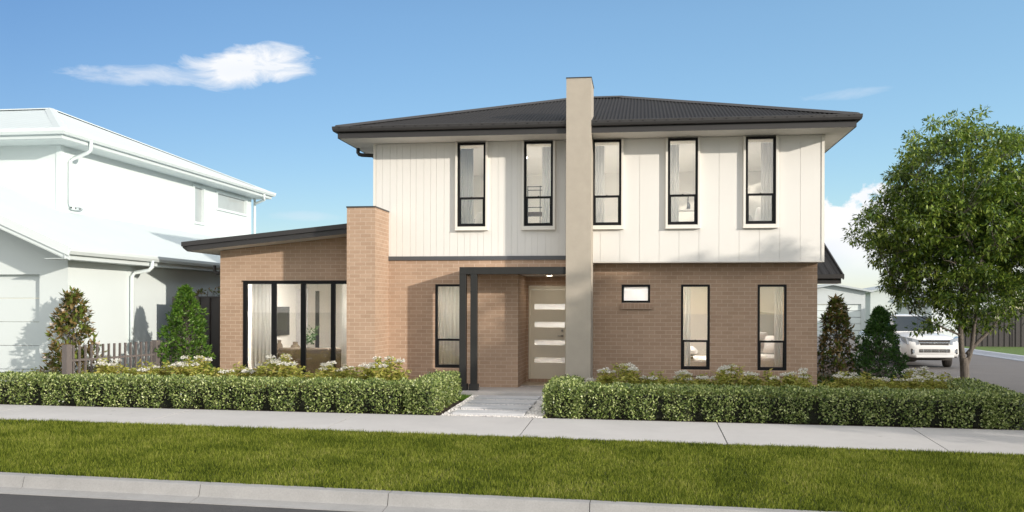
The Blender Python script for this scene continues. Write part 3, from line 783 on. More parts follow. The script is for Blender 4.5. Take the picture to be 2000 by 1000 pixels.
pillow('cushion', (WU[0][0]+.12, 20.7, 3.56), .34, .3, .12, 65, 'greyfab', 'small grey cushion in the leftmost upstairs window', 20)
bed(WU[4][0]-.4, WU[4][1]+.4, 20.6, 22.4, 2.82, 'bed behind the rightmost upstairs window')
pillow('cushion', (WU[4][0]+.10, 20.6, 3.58), .4, .34, .14, 60, 'greyfab', 'grey cushion at the left of the rightmost upstairs window', 30)
pillow('cushion', (WU[4][1]-.12, 20.55, 3.66), .4, .46, .14, 72, 'linen', 'tall white cushion at the right of the rightmost upstairs window', -30)
# bedside lamp in the rightmost room
t = empty('table_lamp', (WU[4][0]-.12, 23.3, 3.9), 'cream shaded table lamp in the rightmost upstairs window', 'lamp')
B().lathe(0, 0, [(.16, .25), (.13, .62)], 20).build('lamp_shade', 'lamp', t, smooth=True); B().lathe(0, 0, [(.07, 0), (.07, .02), (.02, .04), (.02, .3)], 14).build('lamp_base', 'wood', t, smooth=True)
t = empty('side_cabinet', (WU[4][0]-.12, 23.3, 2.8), 'pale cabinet under the table lamp upstairs', 'cabinet')
B().box(-.35, .35, -.2, .2, 0, 1.1).build('cabinet_body', 'linen', t)
# shelving in second upstairs window
t = empty('shelf_rack', ((WU[1][0]+WU[1][1])/2-.02, 21.6, 2.8), 'black metal shelf rack in the upstairs window left of the column', 'shelf')
b = B()
for xx in (-.45, -.16, .12, .45): b.box(xx-.008, xx+.008, -.01, .01, 0, 1.72)
for z in (.78, 1.22, 1.62, 1.7): b.box(-.45, .45, -.008, .008, z-.008, z+.008)
b.build('rack_frame', 'black', t)
B().box(-.45, .45, -.14, .14, 1.02, 1.10).build('shelf_board', 'wood', t)
B().box(-.45, .45, -.14, .14, .62, .66).build('shelf_board', 'wood', t)
pillow('cushion', ((WU[1][0]+WU[1][1])/2+.02, 21.35, 3.52), .3, .3, .1, 80, 'greyfab', 'striped grey cushion on the lower board of the shelf rack', 0)
b = B().lathe(0, 0, [(.0, 0), (.07, 0), (.075, .05), (.055, .16), (.025, .19), (.03, .22)], 16); o = b.build('vase', 'linen', smooth=True); o.location = ((WU[1][0]+WU[1][1])/2+.02, 21.6, 3.902); tag(o, 'white vase standing on the shelf rack upstairs', 'vase')
def added_light(x, y, z, e, label, w=.5):  # lights added out of view to brighten the rooms behind the glass
    t = empty('added_light', (x, y, z), label, 'ceiling light', 'unseen ceiling lights added to brighten the rooms')
    B().box(-w/2-.02, w/2+.02, -.17, .17, -.04, 0).build('light_frame', 'linen', t)
    m = bpy.data.materials.get('lamp%d' % e)
    if not m:
        m = bpy.data.materials.new('lamp%d' % e); m.use_nodes = True; m.node_tree.nodes.clear()
        em = m.node_tree.nodes.new('ShaderNodeEmission'); em.inputs[0].default_value = (1, .96, .91, 1); em.inputs[1].default_value = e
        oo = m.node_tree.nodes.new('ShaderNodeOutputMaterial'); m.node_tree.links.new(em.outputs[0], oo.inputs[0])
    B().box(-w/2, w/2, -.15, .15, -.05, -.041).build('light_diffuser', m, t)
def between(i, j): return (WU[i][1]+WU[j][0])/2
for (x, y, z, e, lab) in ((WU[0][0]-.9, 21.3, 5.19, 36, 'unseen ceiling light added left of the leftmost upstairs window'), (between(0, 1), 21.3, 5.19, 36, 'unseen ceiling light added between the two upstairs windows left of the column'),
        (-1.27, 21.3, 5.19, 36, 'unseen ceiling light added behind the tall column upstairs'), (between(2, 3), 21.3, 5.19, 36, 'unseen ceiling light added between the first two upstairs windows right of the column'),
        (between(3, 4), 21.3, 5.19, 36, 'unseen ceiling light added between the two rightmost upstairs windows'), (.2, 21.6, 2.5, 60, 'unseen ceiling light added in the downstairs bedroom, left one'), (2.0, 21.6, 2.5, 60, 'unseen ceiling light added in the downstairs bedroom, right one'),
        (-4.2, 21.2, 2.5, 95, 'unseen ceiling light added in the room left of the porch'), (.05, 20.75, 2.5, 60, 'unseen ceiling light added to brighten the small frosted window'), (-1.8, 22.3, 2.5, 55, 'unseen ceiling light added in the entrance hall'), (-7.9, 21.4, 2.6, 165, 'unseen ceiling light added in the living room, left one'), (-6.4, 21.4, 2.75, 165, 'unseen ceiling light added in the living room, right one')):
    added_light(x, y, z, e, lab)
# third room: white bookcase
t = empty('bookcase', (WU[3][1]+.12, 23.6, 2.8), 'white bookcase in the second upstairs window from the right corner', 'bookcase')
b = B().box(-.5, -.45, -.2, .2, 0, 1.75).box(.3, .35, -.2, .2, 0, 1.75)
b.build('side_panel', 'linen', t); b = B()
for z in (.0, .5, .9, 1.3, 1.72): b.box(-.45, .3, -.2, .2, z, z+.03)
b.build('shelf', 'linen', t)
b = B().tube([(0, 0, 0), (.01, 0, .10), (-.01, 0, .2), (.0, 0, .34)], [.05, .045, .02, .012], 10); o = b.build('figurine', 'tv', smooth=True); o.location = (WU[3][1]-.0, 23.55, 4.13); tag(o, 'slim dark sculpture on the white bookcase upstairs', 'sculpture')
# living room in the wing
wx = lambda px, Y: X_(px, Y)
tya, tyb = Yat(532, -9.09), Yat(565, -9.09)
o = B().box(-9.12, -9.08, tya, tyb, Z_(550, 655, (tya+tyb)/2), Z_(550, 599, (tya+tyb)/2)).build('television', 'tv', bevel=.004); tag(o, 'dark flat television on the white living room wall', 'television')
t = empty('sofa', (wx(625, 21.6), 21.6, .012), 'brown sofa seen low behind the sliding door', 'sofa')
B().box(-.85, 1.15, -.35, .45, .08, .42).build('seat', 'sofa', t, bevel=.04); B().box(-.85, 1.15, -.55, -.35, .08, .72).build('backrest', 'sofa', t, bevel=.05); B().box(-1.05, -.85, -.55, .45, .08, .55).build('armrest', 'sofa', t, bevel=.04)
t = empty('sideboard', (-8.15, 22.9, .012), 'low wooden sideboard below the television', 'sideboard')
B().box(-.75, .75, -.2, .2, .1, .5).build('cabinet_body', 'wood', t, bevel=.01); B().box(-.7, .7, -.17, .17, 0, .1).build('plinth', 'black', t)
for (px, h, rad, lb) in ((546, .34, .09, 'brown pottery jar at the left of the sideboard'), (577, .30, .13, 'squat dark pot in the middle of the sideboard')):
    o = B().lathe(0, 0, [(0, 0), (rad*.8, 0), (rad, h*.4), (rad*.8, h*.7), (rad*.45, h*.8), (rad*.5, h)], 16).build('jar', 'sofa', smooth=True); o.location = (wx(px, 22.55), 22.55, .512); tag(o, lb, 'jar')
t = empty('vase', (wx(606, 21.3), 21.25, .0), 'dark leafy sprig in a tall floor vase behind the sliding door', 'vase')
B().lathe(0, 0, [(0, 0), (.10, 0), (.13, .3), (.06, .6), (.07, .7)], 16).build('vase_body', 'sofa', t, smooth=True)
P = []; Dd = []
for i in range(16):
    a = i*2.4; e = Vector((math.cos(a)*.28*random.uniform(.4, 1), math.sin(a)*.2, 1.0+random.uniform(.0, .28)))
    for k in range(14): u = k/13; P.append(Vector((0, 0, .65)).lerp(e, .4+.6*u)); Dd.append((math.cos(a+k), math.sin(a+k*1.3), .4))
V_, F_ = leaves(np.array(P), np.array(Dd), .07, .03); npmesh('sprig', V_, F_, 'darkleaf', t)
o = B().box(-.05, .05, 0, .04, .0, 2.1).build('dark_door_post', 'black'); o.location = (wx(627, 23.9), 23.6, .012); tag(o, 'dark narrow upright door edge inside the living room', 'door edge')
o = B().box(-.18, .18, 0, .04, .0, 2.15).build('timber_panel', 'greyfab'); o.location = (wx(588, 23.9), 23.9, .012); tag(o, 'grey narrow wall panel right of the television', 'wall panel')

# ================================================================= NEIGHBOUR (white house at left)
nb = empty('neighbour_house', (-15, 22, 0), 'all white two storey neighbouring house with garage at the left', 'house')
def npart(bld, name, mats, parent=None, **kw):
    bld.v = [(p[0]+15, p[1]-22, p[2]) for p in bld.v]; return bld.build(name, mats, parent or nb, **kw)
XN, YN = -11.3, 17.22; YN0 = YN
XU, YU, YUb = -13.4, 20.12, 30.8
gd = X_(77, YN); gzt = Z_(40, 536, YN)
b = B()
b.box(gd, XN, YN, YN+.2, -.25, 2.7); b.box(-18.2, gd, YN, YN+.2, gzt, 2.7); b.box(-19.5, -18.2, YN, YN+.2, -.25, 2.7)
SL = .43; zg = 2.83
b.prism([(-19.5, 2.7), (XN, 2.7), (XN, 2.72), (XN-4.1, 2.72+4.1*SL), (-19.5, 2.72)], 1, YN, YN+.2)
b.box(XN-.2, XN, YN+.2, 33, -.25, 2.75)
npart(b, 'ground_wall', 'white')
wz = Z_(118, 415, YU); eU = Z_(118, 283, YU)
b = B(); 
w1 = (Yat(378, XU), Yat(396, XU), Z_(387, 434, Yat(387, XU)), Z_(387, 367, Yat(387, XU)))
w2 = (Yat(423, XU), Yat(479, XU), Z_(450, 412, Yat(450, XU)), Z_(450, 384, Yat(450, XU)))
w1 = (w1[0], w1[1], w1[2], w1[3]); 
for r in wall_rects(YU, YUb, 2.9, eU, [w1, w2]): b.box(XU-.15, XU, r[0], r[1], r[2], r[3])
b.box(-24, XU-.15, YU, YU+.15, 2.9, eU)
b.box(-24, XU-.15, YUb-.15, YUb, 2.9, eU)
b.box(XU-3, XU-2.9, YU+.3, YUb-.3, 2.9, eU)
npart(b, 'upper_wall', 'white')
npart(B().box(XU-.10, XU+.02, YU-.02, YU+.10, 2.9, eU-.002), 'corner_trim', 'whitepipe'); npart(B().box(XU-.10, XU+.02, YUb-.1, YUb+.02, 2.9, eU-.002), 'corner_trim', 'whitepipe')
for w in (w1, w2):
    b = B(); e = .07
    b.box(XU+.001, XU+.04, w[0]-e, w[0], w[2]-e, w[3]+e).box(XU+.001, XU+.04, w[1], w[1]+e, w[2]-e, w[3]+e).box(XU+.001, XU+.04, w[0], w[1], w[3], w[3]+e).box(XU+.001, XU+.05, w[0], w[1], w[2]-e, w[2])
    f = npart(b, 'window', 'whitepipe'); npart(B().box(XU-.06, XU-.05, w[0], w[1], w[2], w[3]), 'pane', 'nglass', f)
# upper roof: hip with ridge running left
sx, sy = .6, .82; eX = XU+sx; eY0 = YU-sy; eY1 = YUb+.6; zE2 = eU+.20
A = (X_(98, 25.35), 25.35, Z_(98, 214, 25.35))
b = B()
b.quad((eX, eY0, zE2), A, (-30, A[1], A[2]), (-30, eY0, zE2)); b.poly([(eX, eY0, zE2), (eX, eY1, zE2), A]); b.quad((eX, eY1, zE2), (-30, eY1, zE2), (-30, A[1], A[2]), A)
rf = npart(b, 'roof', 'whiteroof', fixn=False)
b = B(); cap(b, (eX-.05, eY0+.05, zE2), A, .16); cap(b, (eX-.05, eY1-.05, zE2), A, .14); cap(b, A, (-30, A[1], A[2]), .16); npart(b, 'ridge_cap', 'whiteroof', rf, fixn=False)
def eave(cor, gh, parentf, names=('gutter', 'fascia')):
    b = B(); pr = [(0, gh), (-.02, gh+.01), (-.03, gh), (-.025, gh-.06), (.01, gh-.12), (.1, gh-.12), (.1, gh-.03), (0, gh-.03)]
    b.loft([[(cx+ax*o, cy+ay*o, z) for (o, z) in pr] for (cx, cy, ax, ay) in cor], cap=True); parentf(b, names[0], 'whitepipe', fixn=False)
    b = B(); pr = [(.09, gh-.10), (.09, gh-.21), (.11, gh-.21), (.11, gh-.10)]
    b.loft([[(cx+ax*o, cy+ay*o, z) for (o, z) in pr] for (cx, cy, ax, ay) in cor], cap=True); parentf(b, names[1], 'whiteroof', fixn=False)
eave([(-30, eY0-.03, 0, 1), (eX+.03, eY0-.03, -1, 1), (eX+.03, eY1+.03, -1, -1), (-30, eY1+.03, 0, -1)], zE2+.02, npart)
b = B(); b.box(-30, eX-.08, eY0+.08, YU, eU, eU+.012).box(XU, eX-.08, YU, YUb, eU, eU+.012).box(-30, eX-.08, YUb, eY1-.08, eU, eU+.012); npart(b, 'soffit', 'white')
b = B(); xx = eX-.3
while xx > -24:
    run_ = A[1]-eY0; q = min(1, (eX-xx)/(eX-A[0])) ; y2 = eY0+run_*q; b.box(xx-.012, xx+.012, eY0, eY0+.02, zE2, zE2+.02)
    p = Vector((xx, eY0, zE2+.012)); e = Vector((xx, y2, zE2+(A[2]-zE2)*q+.012)); b.quad(tuple(p-Vector((.014, 0, 0))), tuple(p+Vector((.014, 0, 0))), tuple(e+Vector((.014, 0, 0))), tuple(e-Vector((.014, 0, 0)))); xx -= .42
npart(b, 'roof_rib', 'whitepipe', rf, fixn=False)
# lower roof
gX = XN+.5; gY0 = YN-.75; zG = Z_(134, 486, gY0)
b = B(); L = 4.7
b.quad((gX, gY0, zG), (gX, 33, zG), (gX-L, 33, zG+L*SL), (gX-L, gY0, zG+L*SL)); b.quad((gX-L, gY0, zG+L*SL), (gX-L, 33, zG+L*SL), (gX-2*L, 33, zG), (gX-2*L, gY0, zG))
npart(b, 'lower_roof', 'whiteroof', fixn=False)
b = B(); b.prism([(gX+.02, zG-.13), (gX-L, zG+L*SL-.13), (gX-2*L, zG-.13), (gX-2*L, zG+.05), (gX-L, zG+L*SL+.05), (gX+.02, zG+.04)], 1, gY0-.03, gY0)
b.prism([(gX+.02, zG-.21), (gX-L, zG+L*SL-.21), (gX-2*L, zG-.21), (gX-2*L, zG-.13), (gX-L, zG+L*SL-.13), (gX+.02, zG-.13)], 1, gY0, gY0+.02)
npart(b, 'barge_board', 'whitepipe')
eave([(gX+.03, gY0-.02, -1, 0), (gX+.03, 33, -1, 0)], zG+.02, npart, ('lower_gutter', 'lower_fascia'))
b = B(); b.box(XN, gX-.08, gY0, 33, zG-.185, zG-.175); b.prism([(gX-.08, zG-.185), (gX-L, zG-.185+(L-.08)*SL), (gX-L, zG-.175+(L-.08)*SL), (gX-.08, zG-.175)], 1, gY0, YN); npart(b, 'lower_soffit', 'white')
# garage door panels
b = B(); z = gzt
for k in range(6):
    zz = gzt-.478*(k+1); b.box(-18.2, gd, YN+.10, YN+.13, max(zz, -.25)+.008, gzt-.478*k-.0)
    if zz < -.25: break
npart(b, 'garage_door', 'white', bevel=.004)
# downpipes
b = B(); ya = Yat(176, eX+.0); yb = Yat(136, XU+.05)
b.tube([(eX+.01, ya, zE2-.08), (eX+.01, ya, zE2-.30), (eX-.05, ya-.03, zE2-.36), (XU+.12, yb+.05, zE2-.46), (XU+.06, yb, zE2-.54), (XU+.06, yb, Z_(136, 398, yb)), (XU+.06, yb+.06, Z_(136, 406, yb)), (XU+.06, Yat(158, XU+.06), Z_(158, 410, Yat(158, XU)))], .045, 10)
dp = npart(b, 'downpipe', 'whitepipe', smooth=True)
b = B()
for k in (0, 1, 2):
    yy = Yat(158, XU+.06)-.12-.17*k; b.tube([(XU+.09, yy, Z_(158, 410, Yat(158, XU))-.002), (XU+.110, yy, Z_(158, 410, Yat(158, XU))-.002)], .02, 8)
npart(b, 'spreader_hole', 'slot', dp)
b = B(); ya = Yat(297, gX); yb = Yat(257, XN+.05)
b.tube([(gX, ya, zG-.08), (gX, ya, zG-.22), (gX-.05, ya-.04, zG-.29), (XN+.10, yb+.06, zG-.34), (XN+.06, yb, zG-.42), (XN+.06, yb, -.2)], .045, 10); npart(b, 'downpipe', 'whitepipe', smooth=True)
b = B(); b.tube([(XU+.1, YUb+.12, eU-.02), (XU+.1, YUb+.12, 2.8)], .045, 10).tube([(eX-.02, YUb-.2, zE2-.1), (eX-.02, YUb-.2, eU-.1), (XU+.1, YUb+.12, eU-.2)], .045, 10); npart(b, 'downpipe', 'whitepipe', smooth=True)

# ================================================================= FENCES
fn = empty('batten_fence', (-10.3, 17, -.1), 'low brown batten fence with two thick posts beside the left magnolia', 'fence')
A0 = Vector((X_(131, 16.0), 16.0, 0)); A1 = Vector((X_(305, 18.45), 18.45, 0)); dv = A1-A0; off = Vector((-10.3, 17, -.1))
nB = 16
def obox(b, c, ux, w, d, z0, z1):
    ux = ux.normalized(); uy = Vector((-ux.y, ux.x, 0)); n = len(b.v)
    for z in (z0, z1):
        for (i, j) in ((-1, -1), (1, -1), (1, 1), (-1, 1)): p = c+ux*(i*w/2)+uy*(j*d/2); b.v.append((p.x, p.y, z))
    for q in ((0, 3, 2, 1), (4, 5, 6, 7), (0, 1, 5, 4), (1, 2, 6, 5), (2, 3, 7, 6), (3, 0, 4, 7)): b.f.append(tuple(n+i for i in q)); b.m.append(0)
zt0 = .97
for i in range(nB+6):
    c = A0+dv*(i/nB)-off; c.z = 0
    b = B(); th = (i == 0 or i == nB); obox(b, c, dv, .13 if th else .034, .11 if th else .034, -.1, zt0+.02+.1 if th else zt0+.1)
    if i > nB+3: continue
    b.build('post' if th else 'batten', 'batten', fn)
b = B(); obox(b, A0+dv*.6-Vector((off.x, off.y, 0)), dv, dv.length*1.2, .03, .77, .81); b.build('rail', 'batten', fn)
b = B(); obox(b, A0+dv*.6-Vector((off.x, off.y, 0)), dv, dv.length*1.2, .03, .20, .24); b.build('rail', 'batten', fn)

def steel_fence(name, p0, p1, z0, z1, label, profile=.25):
    p0 = Vector(p0); p1 = Vector(p1); t = empty(name, (*p0[:2], z0), label, 'fence'); d = p1-p0; L = d.length; u = d.normalized(); w = Vector((-u.y, u.x, 0))
    b = B(); pts = []; x = 0
    while x < L:
        pts += [(x, 0), (min(x+profile*.45, L), 0), (min(x+profile*.55, L), .035), (min(x+profile*.95, L), .035)]; x += profile
    pts.append((L, 0))
    for (a, o1), (c, o2) in zip(pts, pts[1:]):
        q = lambda s, o, z: tuple(u*s+w*o+Vector((0, 0, z)))
        b.quad(q(a, o1, 0), q(c, o2, 0), q(c, o2, z1-z0), q(a, o1, z1-z0))
    b.build('panel', 'steelfence', t, fixn=False)
    b = B(); obox(b, d*.5+w*.017, d, L, .06, z1-z0, z1-z0+.03); b.build('top_rail', 'steelfence', t)
    k = 0; x = 0
    while x <= L+.01:
        b = B(); obox(b, u*x+w*.017, d, .06, .09, 0, z1-z0+.02); b.build('fence_post', 'steelfence', t); x += 2.37 if L > 3 else L
    return t
steel_fence('steel_fence', (X_(340, 20.3), 20.3, 0), (-9.34, 20.3, 0), -.1, 1.90, 'dark ribbed steel fence panel between white house and brick wing')
steel_fence('steel_fence', (X_(340, 20.3), 20.36, 0), (X_(340, 20.3), 30, 0), -.1, 1.88, 'dark steel side fence running back beside the white house', .3)
steel_fence('steel_fence', (15.2, 47.5, 0), (32, 47.5, 0), -.16, 1.62, 'long dark steel fence beyond the side street at the right')

# ================================================================= PLANTS
def hedge(name, runs, label):
    """runs: (x0,x1,y0,y1,top) boxes; leaves through a lumpy outer shell"""
    t = empty(name, (runs[0][0], runs[0][2], float(gz(runs[0][0], runs[0][2]))), label, 'hedge')
    off = np.array(t.location)
    Ps = []; Ns = []; core = B()
    for (x0, x1, y0, y1, hgt) in runs:
        lx, ly = x1-x0, y1-y0
        faces = [('f', lx*hgt, (0, -1, 0)), ('t', lx*ly, (0, 0, 1)), ('b', lx*hgt*.5, (0, 1, 0)), ('l', ly*hgt, (-1, 0, 0)), ('r', ly*hgt, (1, 0, 0))]
        for (k, area, nn) in faces:
            n = int(area*(3000 if k in 'frl' else 2600)); a, c = rng.random(n), rng.random(n)
            if k in 'fb': X = x0+a*lx; Y = np.full(n, y0 if k == 'f' else y1); H = c*hgt
            elif k == 't': X = x0+a*lx; Y = y0+c*ly; H = np.full(n, hgt)
            else: X = np.full(n, x0 if k == 'l' else x1); Y = y0+a*ly; H = c*hgt
            P = np.stack([X, Y, H], 1)
            dep = rng.exponential(.04, n)-.02+lump(P, 5.5, 1.)*.03+lump(P, 15., 4.)*.022
            along = X if k in 'ftb' else Y
            ph = ((along/.62) % 1.0); gap = np.clip(1-np.abs(ph-.5)/(.22*(1.25-H/hgt)), 0, 1)*np.clip(1.15-H/hgt, 0, 1)
            if k != 't': dep += gap*.26*(.6+.4*np.sin(along*7.3)); keep = rng.random(n) > gap*.85
            else: keep = rng.random(n) > .0; dep += np.abs(ph-.5)*0.0
            P = P-np.array(nn)*dep[:, None]
            # round the top edges
            ed = np.clip((H-(hgt-.07))/.07, 0, 1)
            if k != 't': P -= np.array(nn)*(ed**2*.03)[:, None]
            P = P[keep]; Ps.append(P); Ns.append(np.tile(nn, (len(P), 1)))
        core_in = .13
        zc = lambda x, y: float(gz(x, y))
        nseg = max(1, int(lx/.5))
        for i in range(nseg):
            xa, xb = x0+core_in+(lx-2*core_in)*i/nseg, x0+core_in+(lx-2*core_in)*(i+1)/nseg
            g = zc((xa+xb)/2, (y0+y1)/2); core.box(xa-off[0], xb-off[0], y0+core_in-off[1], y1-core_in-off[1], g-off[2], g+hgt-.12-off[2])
    P = np.concatenate(Ps); N = np.concatenate(Ns)
    # stray shoots above the top
    P[:, 2] += gz(P[:, 0], P[:, 1]); P -= off
    D = N*.55+rng.normal(size=P.shape)*.75+np.array([0, 0, .25])
    n = len(P); L = rng.uniform(.032, .058, n)
    V_, F_ = leaves(P, D, L, L*.52, .18); npmesh('foliage', V_, F_, 'hedge', t)
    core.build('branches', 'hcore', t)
    return t
hedge('hedge', [(-14.5, -3.98, 15.62, 16.25, .49), (-3.98, -3.5, 15.62, 17.9, .50)], 'long clipped hedge left of the stepping paver path')
hedge('hedge', [(-1.62, -1.05, 15.62, 17.35, .50), (-1.05, 5.5, 15.62, 16.22, .50), (5.5, 6.05, 15.62, 17.9, .50)], 'long clipped hedge right of the stepping paver path')

def flower_shrub(seed, h=.62, r=.36, nst=34, fl=6):
    rr = np.random.default_rng(seed)
    t = empty('flowering_shrub', (0, 0, 0), 'x', 'shrub', 'white flowering shrubs behind the hedges')
    LP, LD, FP, FD = [], [], [], []; st = B(); tips = []
    for i in range(nst):
        a = rr.uniform(0, 6.28); rad = r*math.sqrt(rr.random()); hh = h*(1-.35*(rad/r)**2)*rr.uniform(.8, 1.1)
        tip = np.array([math.cos(a)*rad*1.15, math.sin(a)*rad*1.15, hh]); base = np.array([math.cos(a)*.08, math.sin(a)*.08, 0])
        ctrl = base+(tip-base)*.5+np.array([0, 0, .12])
        pts = [(1-u)**2*base+2*u*(1-u)*ctrl+u*u*tip for u in np.linspace(0, 1, 6)]
        st.tube([tuple(p) for p in pts], .0035, 4)
        for u in np.linspace(.25, 1, 17):
            p = (1-u)**2*base+2*u*(1-u)*ctrl+u*u*tip
            for k in range(4):
                b_ = rr.uniform(0, 6.28); LP.append(p+rr.normal(size=3)*.018); LD.append([math.cos(b_), math.sin(b_), rr.uniform(-.5, .6)])
        tips.append((tip, a))
    tips.sort(key=lambda q: -q[0][2])
    for (tip, a) in [tips[i] for i in rr.choice(18, fl, replace=False)]:
        c = tip+np.array([0, 0, .03]); FP, FD = [], []
        for k in range(60):
            v = rr.normal(size=3); v[2] = abs(v[2])*.5; v /= np.linalg.norm(v); FP.append(c+v*np.array([.065, .065, .035])*rr.uniform(.5, 1.2)); FD.append(v+rr.normal(size=3)*.6)
        V2, F2 = leaves(np.array(FP), np.array(FD), .026, .024, .1, rr); npmesh('flower_head', V2, F2, 'petal', t)
    V1, F1 = leaves(np.array(LP), np.array(LD), rr.uniform(.05, .095, len(LP)), rr.uniform(.018, .032, len(LP)), .2, rr, curl=.15)
    npmesh('foliage', V1, F1, 'yelleaf', t)
    st.build('stem', 'stem', t); return t
protos = [flower_shrub(11, .66, .36, 40, 9), flower_shrub(12, .58, .38, 38, 3), flower_shrub(13, .54, .34, 34, 4), flower_shrub(14, .62, .40, 42, 9)]
used = [False]*4
shr = [  # px, Y, proto, scale, label
    (62, 17.2, 2, .8, 'small flowering shrub in front of the garage door at the far left'),
    (100, 16.75, 1, .95, 'yellow green shrub at the foot of the left magnolia'),
    (178, 16.9, 3, .85, 'white flowering shrub among the left battens of the low fence'),
    (208, 16.7, 0, 1.0, 'tall white flowering shrub in front of the middle of the batten fence'),
    (252, 17.2, 2, .85, 'thin flowering shrub in front of the batten fence right of its middle'),
    (285, 17.0, 1, 1.05, 'yellow leaved shrub by the right thick post of the batten fence'),
    (335, 17.4, 2, 1.05, 'flowering shrub at the left foot of the green shrub'),
    (376, 17.1, 0, 1.05, 'tall white flowering shrub in front of the green shrub'),
    (423, 17.5, 2, .85, 'small white flowering shrub below the steel fence'),
    (462, 17.2, 1, 1.0, 'yellow green shrub at the left jamb of the sliding door'),
    (507, 17.3, 3, .85, 'mixed shrub below the left curtain of the sliding door'),
    (551, 17.1, 0, 1.12, 'tall white flowering shrub below the television'),
    (650, 17.3, 3, .95, 'flowering shrub below the sofa in front of the sliding door'),
    (700, 17.3, 1, .95, 'dull olive shrub in front of the brick pier'),
    (748, 17.1, 0, 1.1, 'tall white flowering shrub at the right foot of the brick pier'),
    (795, 17.3, 2, .75, 'sparse low shrub left of the window by the porch posts'),
    (1170, 17.6, 2, .72, 'small sparse shrub at the right foot of the tall column'),
    (1215, 17.2, 0, .95, 'white flowering shrub nearest the tall column on its right'),
    (1275, 17.3, 1, .9, 'olive shrub below the small square window'),
    (1340, 17.2, 3, .82, 'white flowering shrub below the left of the two tall downstairs windows'),
    (1372, 17.5, 2, .85, 'thin flowering shrub at the right side of the same downstairs sill'),
    (1433, 17.2, 0, .95, 'white flowering shrub between the two tall downstairs windows'),
    (1492, 17.3, 1, .95, 'olive shrub below the downstairs window nearest the corner'),
    (1560, 17.3, 3, .88, 'white flowering shrub at the right corner of the brick wall'),
    (1652, 17.9, 0, .92, 'white flowering shrub in front of the right magnolia'),
    (1697, 18.2, 1, 1.0, 'yellow green shrub in front of the dark green shrub'),
    (1745, 18.5, 2, 1.05, 'flowering shrub at the right foot of the dark green shrub'),
    (1783, 18.2, 3, 1.0, 'flowering shrub between dark green shrub and tree, left one'),
    (1822, 18.4, 0, .98, 'white flowering shrub below the front of the white pickup'),
    (1800, 19.4, 3, 1.12, 'rear flowering shrub below the front wheel of the white pickup'),
    (1850, 19.2, 1, 1.1, 'yellow shrub touching the left side of the tree trunk'),
    (1868, 18.3, 1, .95, 'yellow shrub in front of the tree trunk'),
    (1905, 18.6, 2, .95, 'flowering shrub just right of the tree trunk'),
]
for i, (px, Y, k, s, lab) in enumerate(shr):
    o = protos[k] if not used[k] else copy_tree(protos[k]); used[k] = True
    x = X_(px, Y); o.location = (x, Y, float(gz(x, Y))-.01); s_ = s*(1.12 if px < 1100 else 1.2 if px < 1640 else 1.0 if px < 1710 else .82); o.scale = (s_,)*3; o.rotation_euler = (0, 0, random.uniform(0, 6.28)); o['label'] = lab; o['category'] = 'shrub'

def cone_tree(name, loc, h, r, mat, n, L, W, label, catg, seed, profile, flowers=0, upb=.3, tuft=7, stemr=.02):
    rr = np.random.default_rng(seed); t = empty(name, loc, label, catg)
    b = B(); b.tube([(0, 0, 0), (.01, 0, h*.5), (0, .01, h*.96)], [stemr, stemr*.7, .006], 8)
    Ps, Ds = [], []; nt = n//tuft
    zf = rr.random(nt)**.8; a = rr.uniform(0, 6.28, nt); rad = np.array([profile(z) for z in zf])*r*(.35+.65*np.sqrt(rr.random(nt)))
    rad *= 1+.17*np.sin(a*3+zf*11+seed)+.15*np.sin(a*5-zf*19)+.08*np.sin(zf*43+a)
    C = np.stack([np.cos(a)*rad, np.sin(a)*rad, (.06+zf*.94)*h], 1)
    for i in range(0, nt, 6): b.tube([(0, 0, C[i, 2]*.8), tuple(C[i])], [.006, .003], 4, cap=False)
    b.build('trunk', 'bark', t)
    out = np.stack([np.cos(a), np.sin(a), np.full(nt, upb)], 1)
    P = np.repeat(C, tuft, 0)+rr.normal(size=(nt*tuft, 3))*L*.18; D = np.repeat(out, tuft, 0)*.6+rr.normal(size=(nt*tuft, 3))*.65
    LL = rr.uniform(.7, 1.2, len(P))*L; V_, F_ = leaves(P, D, LL, LL*W, .15, rr, up=np.array([0, 0, 1.]) if upb < .5 else None)
    npmesh('crown', V_, F_, mat, t)
    if flowers:
        FP, FD = [], []
        for i in rr.choice(np.where(zf > .15)[0], flowers, replace=False):
            c = C[i]*np.array([1.12, 1.12, 1]); FP, FD = [], []
            for k in range(9):
                q = k*2.4; FP.append(c); FD.append([math.cos(q)*.8, math.sin(q)*.8, .5+.1*k])
            V2, F2 = leaves(np.array(FP), np.array(FD), .085, .055, .3, rr); npmesh('flower', V2, F2, 'petal2', t)
    return t
magp = lambda z: (1-z)**.62*.98+.05
cone_tree('magnolia_tree', (X_(143, 16.75), 16.75, -.12), 2.08, .58, 'magleaf', 2600, .13, .40, 'bronze green magnolia with pale flowers behind the low batten fence', 'tree', 21, magp, 13, .25, 6)
cone_tree('magnolia_tree', (X_(1634, 20.5), 20.5, -.15), 2.05, .50, 'magleaf', 2700, .125, .40, 'bronze green magnolia with pale flowers at the right corner of the house', 'tree', 22, magp, 9, .25, 6)
colp = lambda z: min(1, (1-z)**.55*1.15)*(.82+.18*math.sin(z*3.1))
cone_tree('evergreen_shrub', (X_(363, 18.9), 18.9, -.1), 2.20, .56, 'shrubleaf', 8000, .085, .34, 'tall bright green shrub in front of the dark steel fence', 'shrub', 23, colp, 0, .8, 8)
cone_tree('evergreen_shrub', (X_(1718, 19.9), 19.9, -.15), 1.85, .53, 'darkleaf', 10000, .075, .30, 'tall dark green shrub between right magnolia and pickup', 'shrub', 24, colp, 0, .9, 8)
